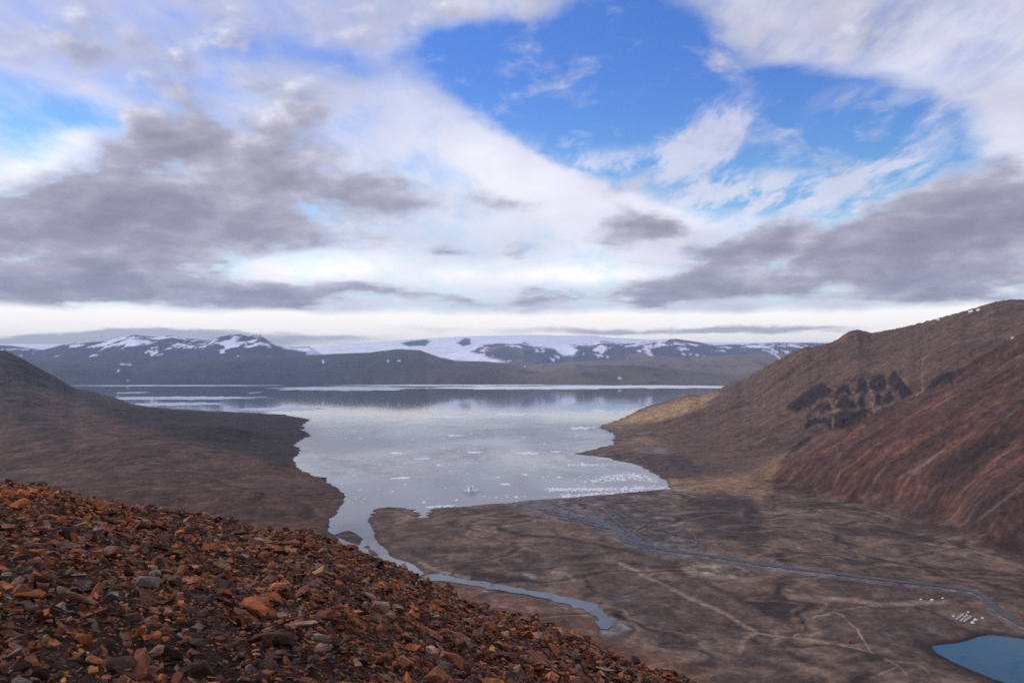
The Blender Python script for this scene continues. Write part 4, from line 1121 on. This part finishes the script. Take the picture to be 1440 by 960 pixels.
# bright high layer, softly modelled
lite = blobs(Vs_, LITE)
base = N.math('ADD', N.math('SUBTRACT', .36, lite), N.math('ADD', sub(nA, .5), sub(nI, .35)))
base = N.math('ADD', base, N.mapr(el, 12., 20., 0., .20))
bcol = N.ramp(N.mapr(base, -.3, .9, 0, 1, False), [(0, (1.25, 1.2, 1.2)), (.3, (1.0, .99, 1.08)), (.55, (.76, .77, .92)), (.8, (.52, .53, .67)), (1, (.38, .38, .48))])
# low grey cumulus banks in front of it
dk = blobs(Vw, DARK)
D1 = N.math('ADD', N.math('SUBTRACT', dk, N.math('MULTIPLY', lite, .6)), N.math('ADD', sub(nI, 1.5), N.math('ADD', sub(nA, .5), sub(nB, .25))))
alpha = N.mapr(D1, .02, .46)
relief = N.math('ADD', sub(nUp, 1.0), N.math('MULTIPLY', sub(nI, 1.0), -1.0))
thick = N.math('ADD', D1, N.math('ADD', N.math('MULTIPLY', relief, 2.4), sub(nB, .5)))
dcol = N.ramp(N.mapr(thick, -.1, 1.15, 0, 1, False), [(0, (.95, .92, .98)), (.20, (.64, .63, .74)), (.45, (.42, .415, .52)), (.72, (.30, .295, .385)), (1, (.235, .23, .31))])
ccol = N.mix(N.math('MULTIPLY', alpha, .93), bcol, dcol)
cloud = N.math('MAXIMUM', cloud, alpha)
# luminous gap above the horizon, crisp flat cloud base over it
elw = N.math('ADD', el, N.math('MULTIPLY', N.math('SUBTRACT', nA, .5), 1.1))
e1 = azel(720, 438)[1]
gap = N.mapr(elw, e1 + .25, e1 - .35, 0, 1)
STR = [(120, 478, 260, 13, 2, .9), (330, 470, 300, 9, 0, .5), (420, 478, 180, 16, 0, .5), (880, 463, 240, 9, 0, .75), (1010, 464, 130, 9, 0, .7), (1130, 466, 120, 7, 0, .6), (620, 462, 140, 12, 0, .3), (330, 480, 90, 14, 0, .5), (50, 468, 160, 10, 3, .4)]
strat = N.math('MULTIPLY', blobs(Vs_, STR), N.mapr(nA, .3, .6, .5, 1.3))
gcol = N.mix(N.mapr(strat, .12, .75), (1.38, 1.30, 1.22), (.56, .54, .62))
ccol = N.mix(gap, ccol, gcol)
ccol = N.mix(N.mapr(el, -2.5, -4.5), ccol, (.06, .055, .05))
cloud = N.math('MAXIMUM', cloud, gap)
cloud = N.math('MAXIMUM', cloud, N.mapr(el, 26., 40., 0, .8))
sky = N.new('ShaderNodeTexSky', sky_type='NISHITA', sun_disc=False)
sky.sun_elevation = math.radians(SUN_EL); sky.sun_rotation = math.radians(SUN_AZ); sky.altitude = 350; sky.air_density = 1.0; sky.dust_density = .4; sky.ozone_density = 2.0
bg1 = N.new('ShaderNodeBackground'); 
hs = N.new('ShaderNodeHueSaturation'); hs.inputs['Saturation'].default_value = 1.3; N.l.new(sky.outputs[0], hs.inputs['Color']); N.put(bg1.inputs[0], N.vmath('MULTIPLY', hs.outputs[0], N.mix(N.mapr(el, 7., 19.), (1.02, 1.12, 1.12), (.80, .80, 1.18)))); bg1.inputs[1].default_value = .15
bg2 = N.new('ShaderNodeBackground'); N.put(bg2.inputs[0], ccol); bg2.inputs[1].default_value = 1.0
mx = N.new('ShaderNodeMixShader'); N.put(mx.inputs[0], cloud); N.l.new(bg1.outputs[0], mx.inputs[1]); N.l.new(bg2.outputs[0], mx.inputs[2])
out = N.new('ShaderNodeOutputWorld'); N.l.new(mx.outputs[0], out.inputs[0])
w.cycles.sampling_method = 'MANUAL'; w.cycles.sample_map_resolution = 512

sd = bpy.data.lights.new('sun', 'SUN'); sd.energy = 2.1; sd.angle = math.radians(10); sd.color = (1, .95, .88)
so = bpy.data.objects.new('sun', sd); C.objects.link(so)
azr, elr = math.radians(SUN_AZ), math.radians(SUN_EL)
dirv = Vector((math.sin(azr) * math.cos(elr), math.cos(azr) * math.cos(elr), math.sin(elr)))
so.rotation_euler = dirv.to_track_quat('Z', 'Y').to_euler(); so.location = (-50, 0, 600)

# ------------------------------------------------------------------ camera and render
cam = bpy.data.cameras.new('camera'); cam.sensor_width = 36; cam.sensor_fit = 'HORIZONTAL'; cam.lens = 36 * F / 1440
cam.clip_start = .1; cam.clip_end = 200000
co = bpy.data.objects.new('camera', cam); C.objects.link(co)
co.location = (0, 0, CAM_H); co.rotation_euler = (math.pi / 2 + PITCH, 0, 0)
sc = bpy.context.scene; sc.camera = co
sc.render.engine = 'CYCLES'
sc.cycles.use_denoising = False
sc.cycles.max_bounces = 5; sc.cycles.diffuse_bounces = 2; sc.cycles.glossy_bounces = 2; sc.cycles.volume_bounces = 0; sc.cycles.transmission_bounces = 1
sc.view_settings.view_transform = 'Standard'; sc.view_settings.look = 'None'; sc.view_settings.gamma = 1; sc.view_settings.exposure = 0
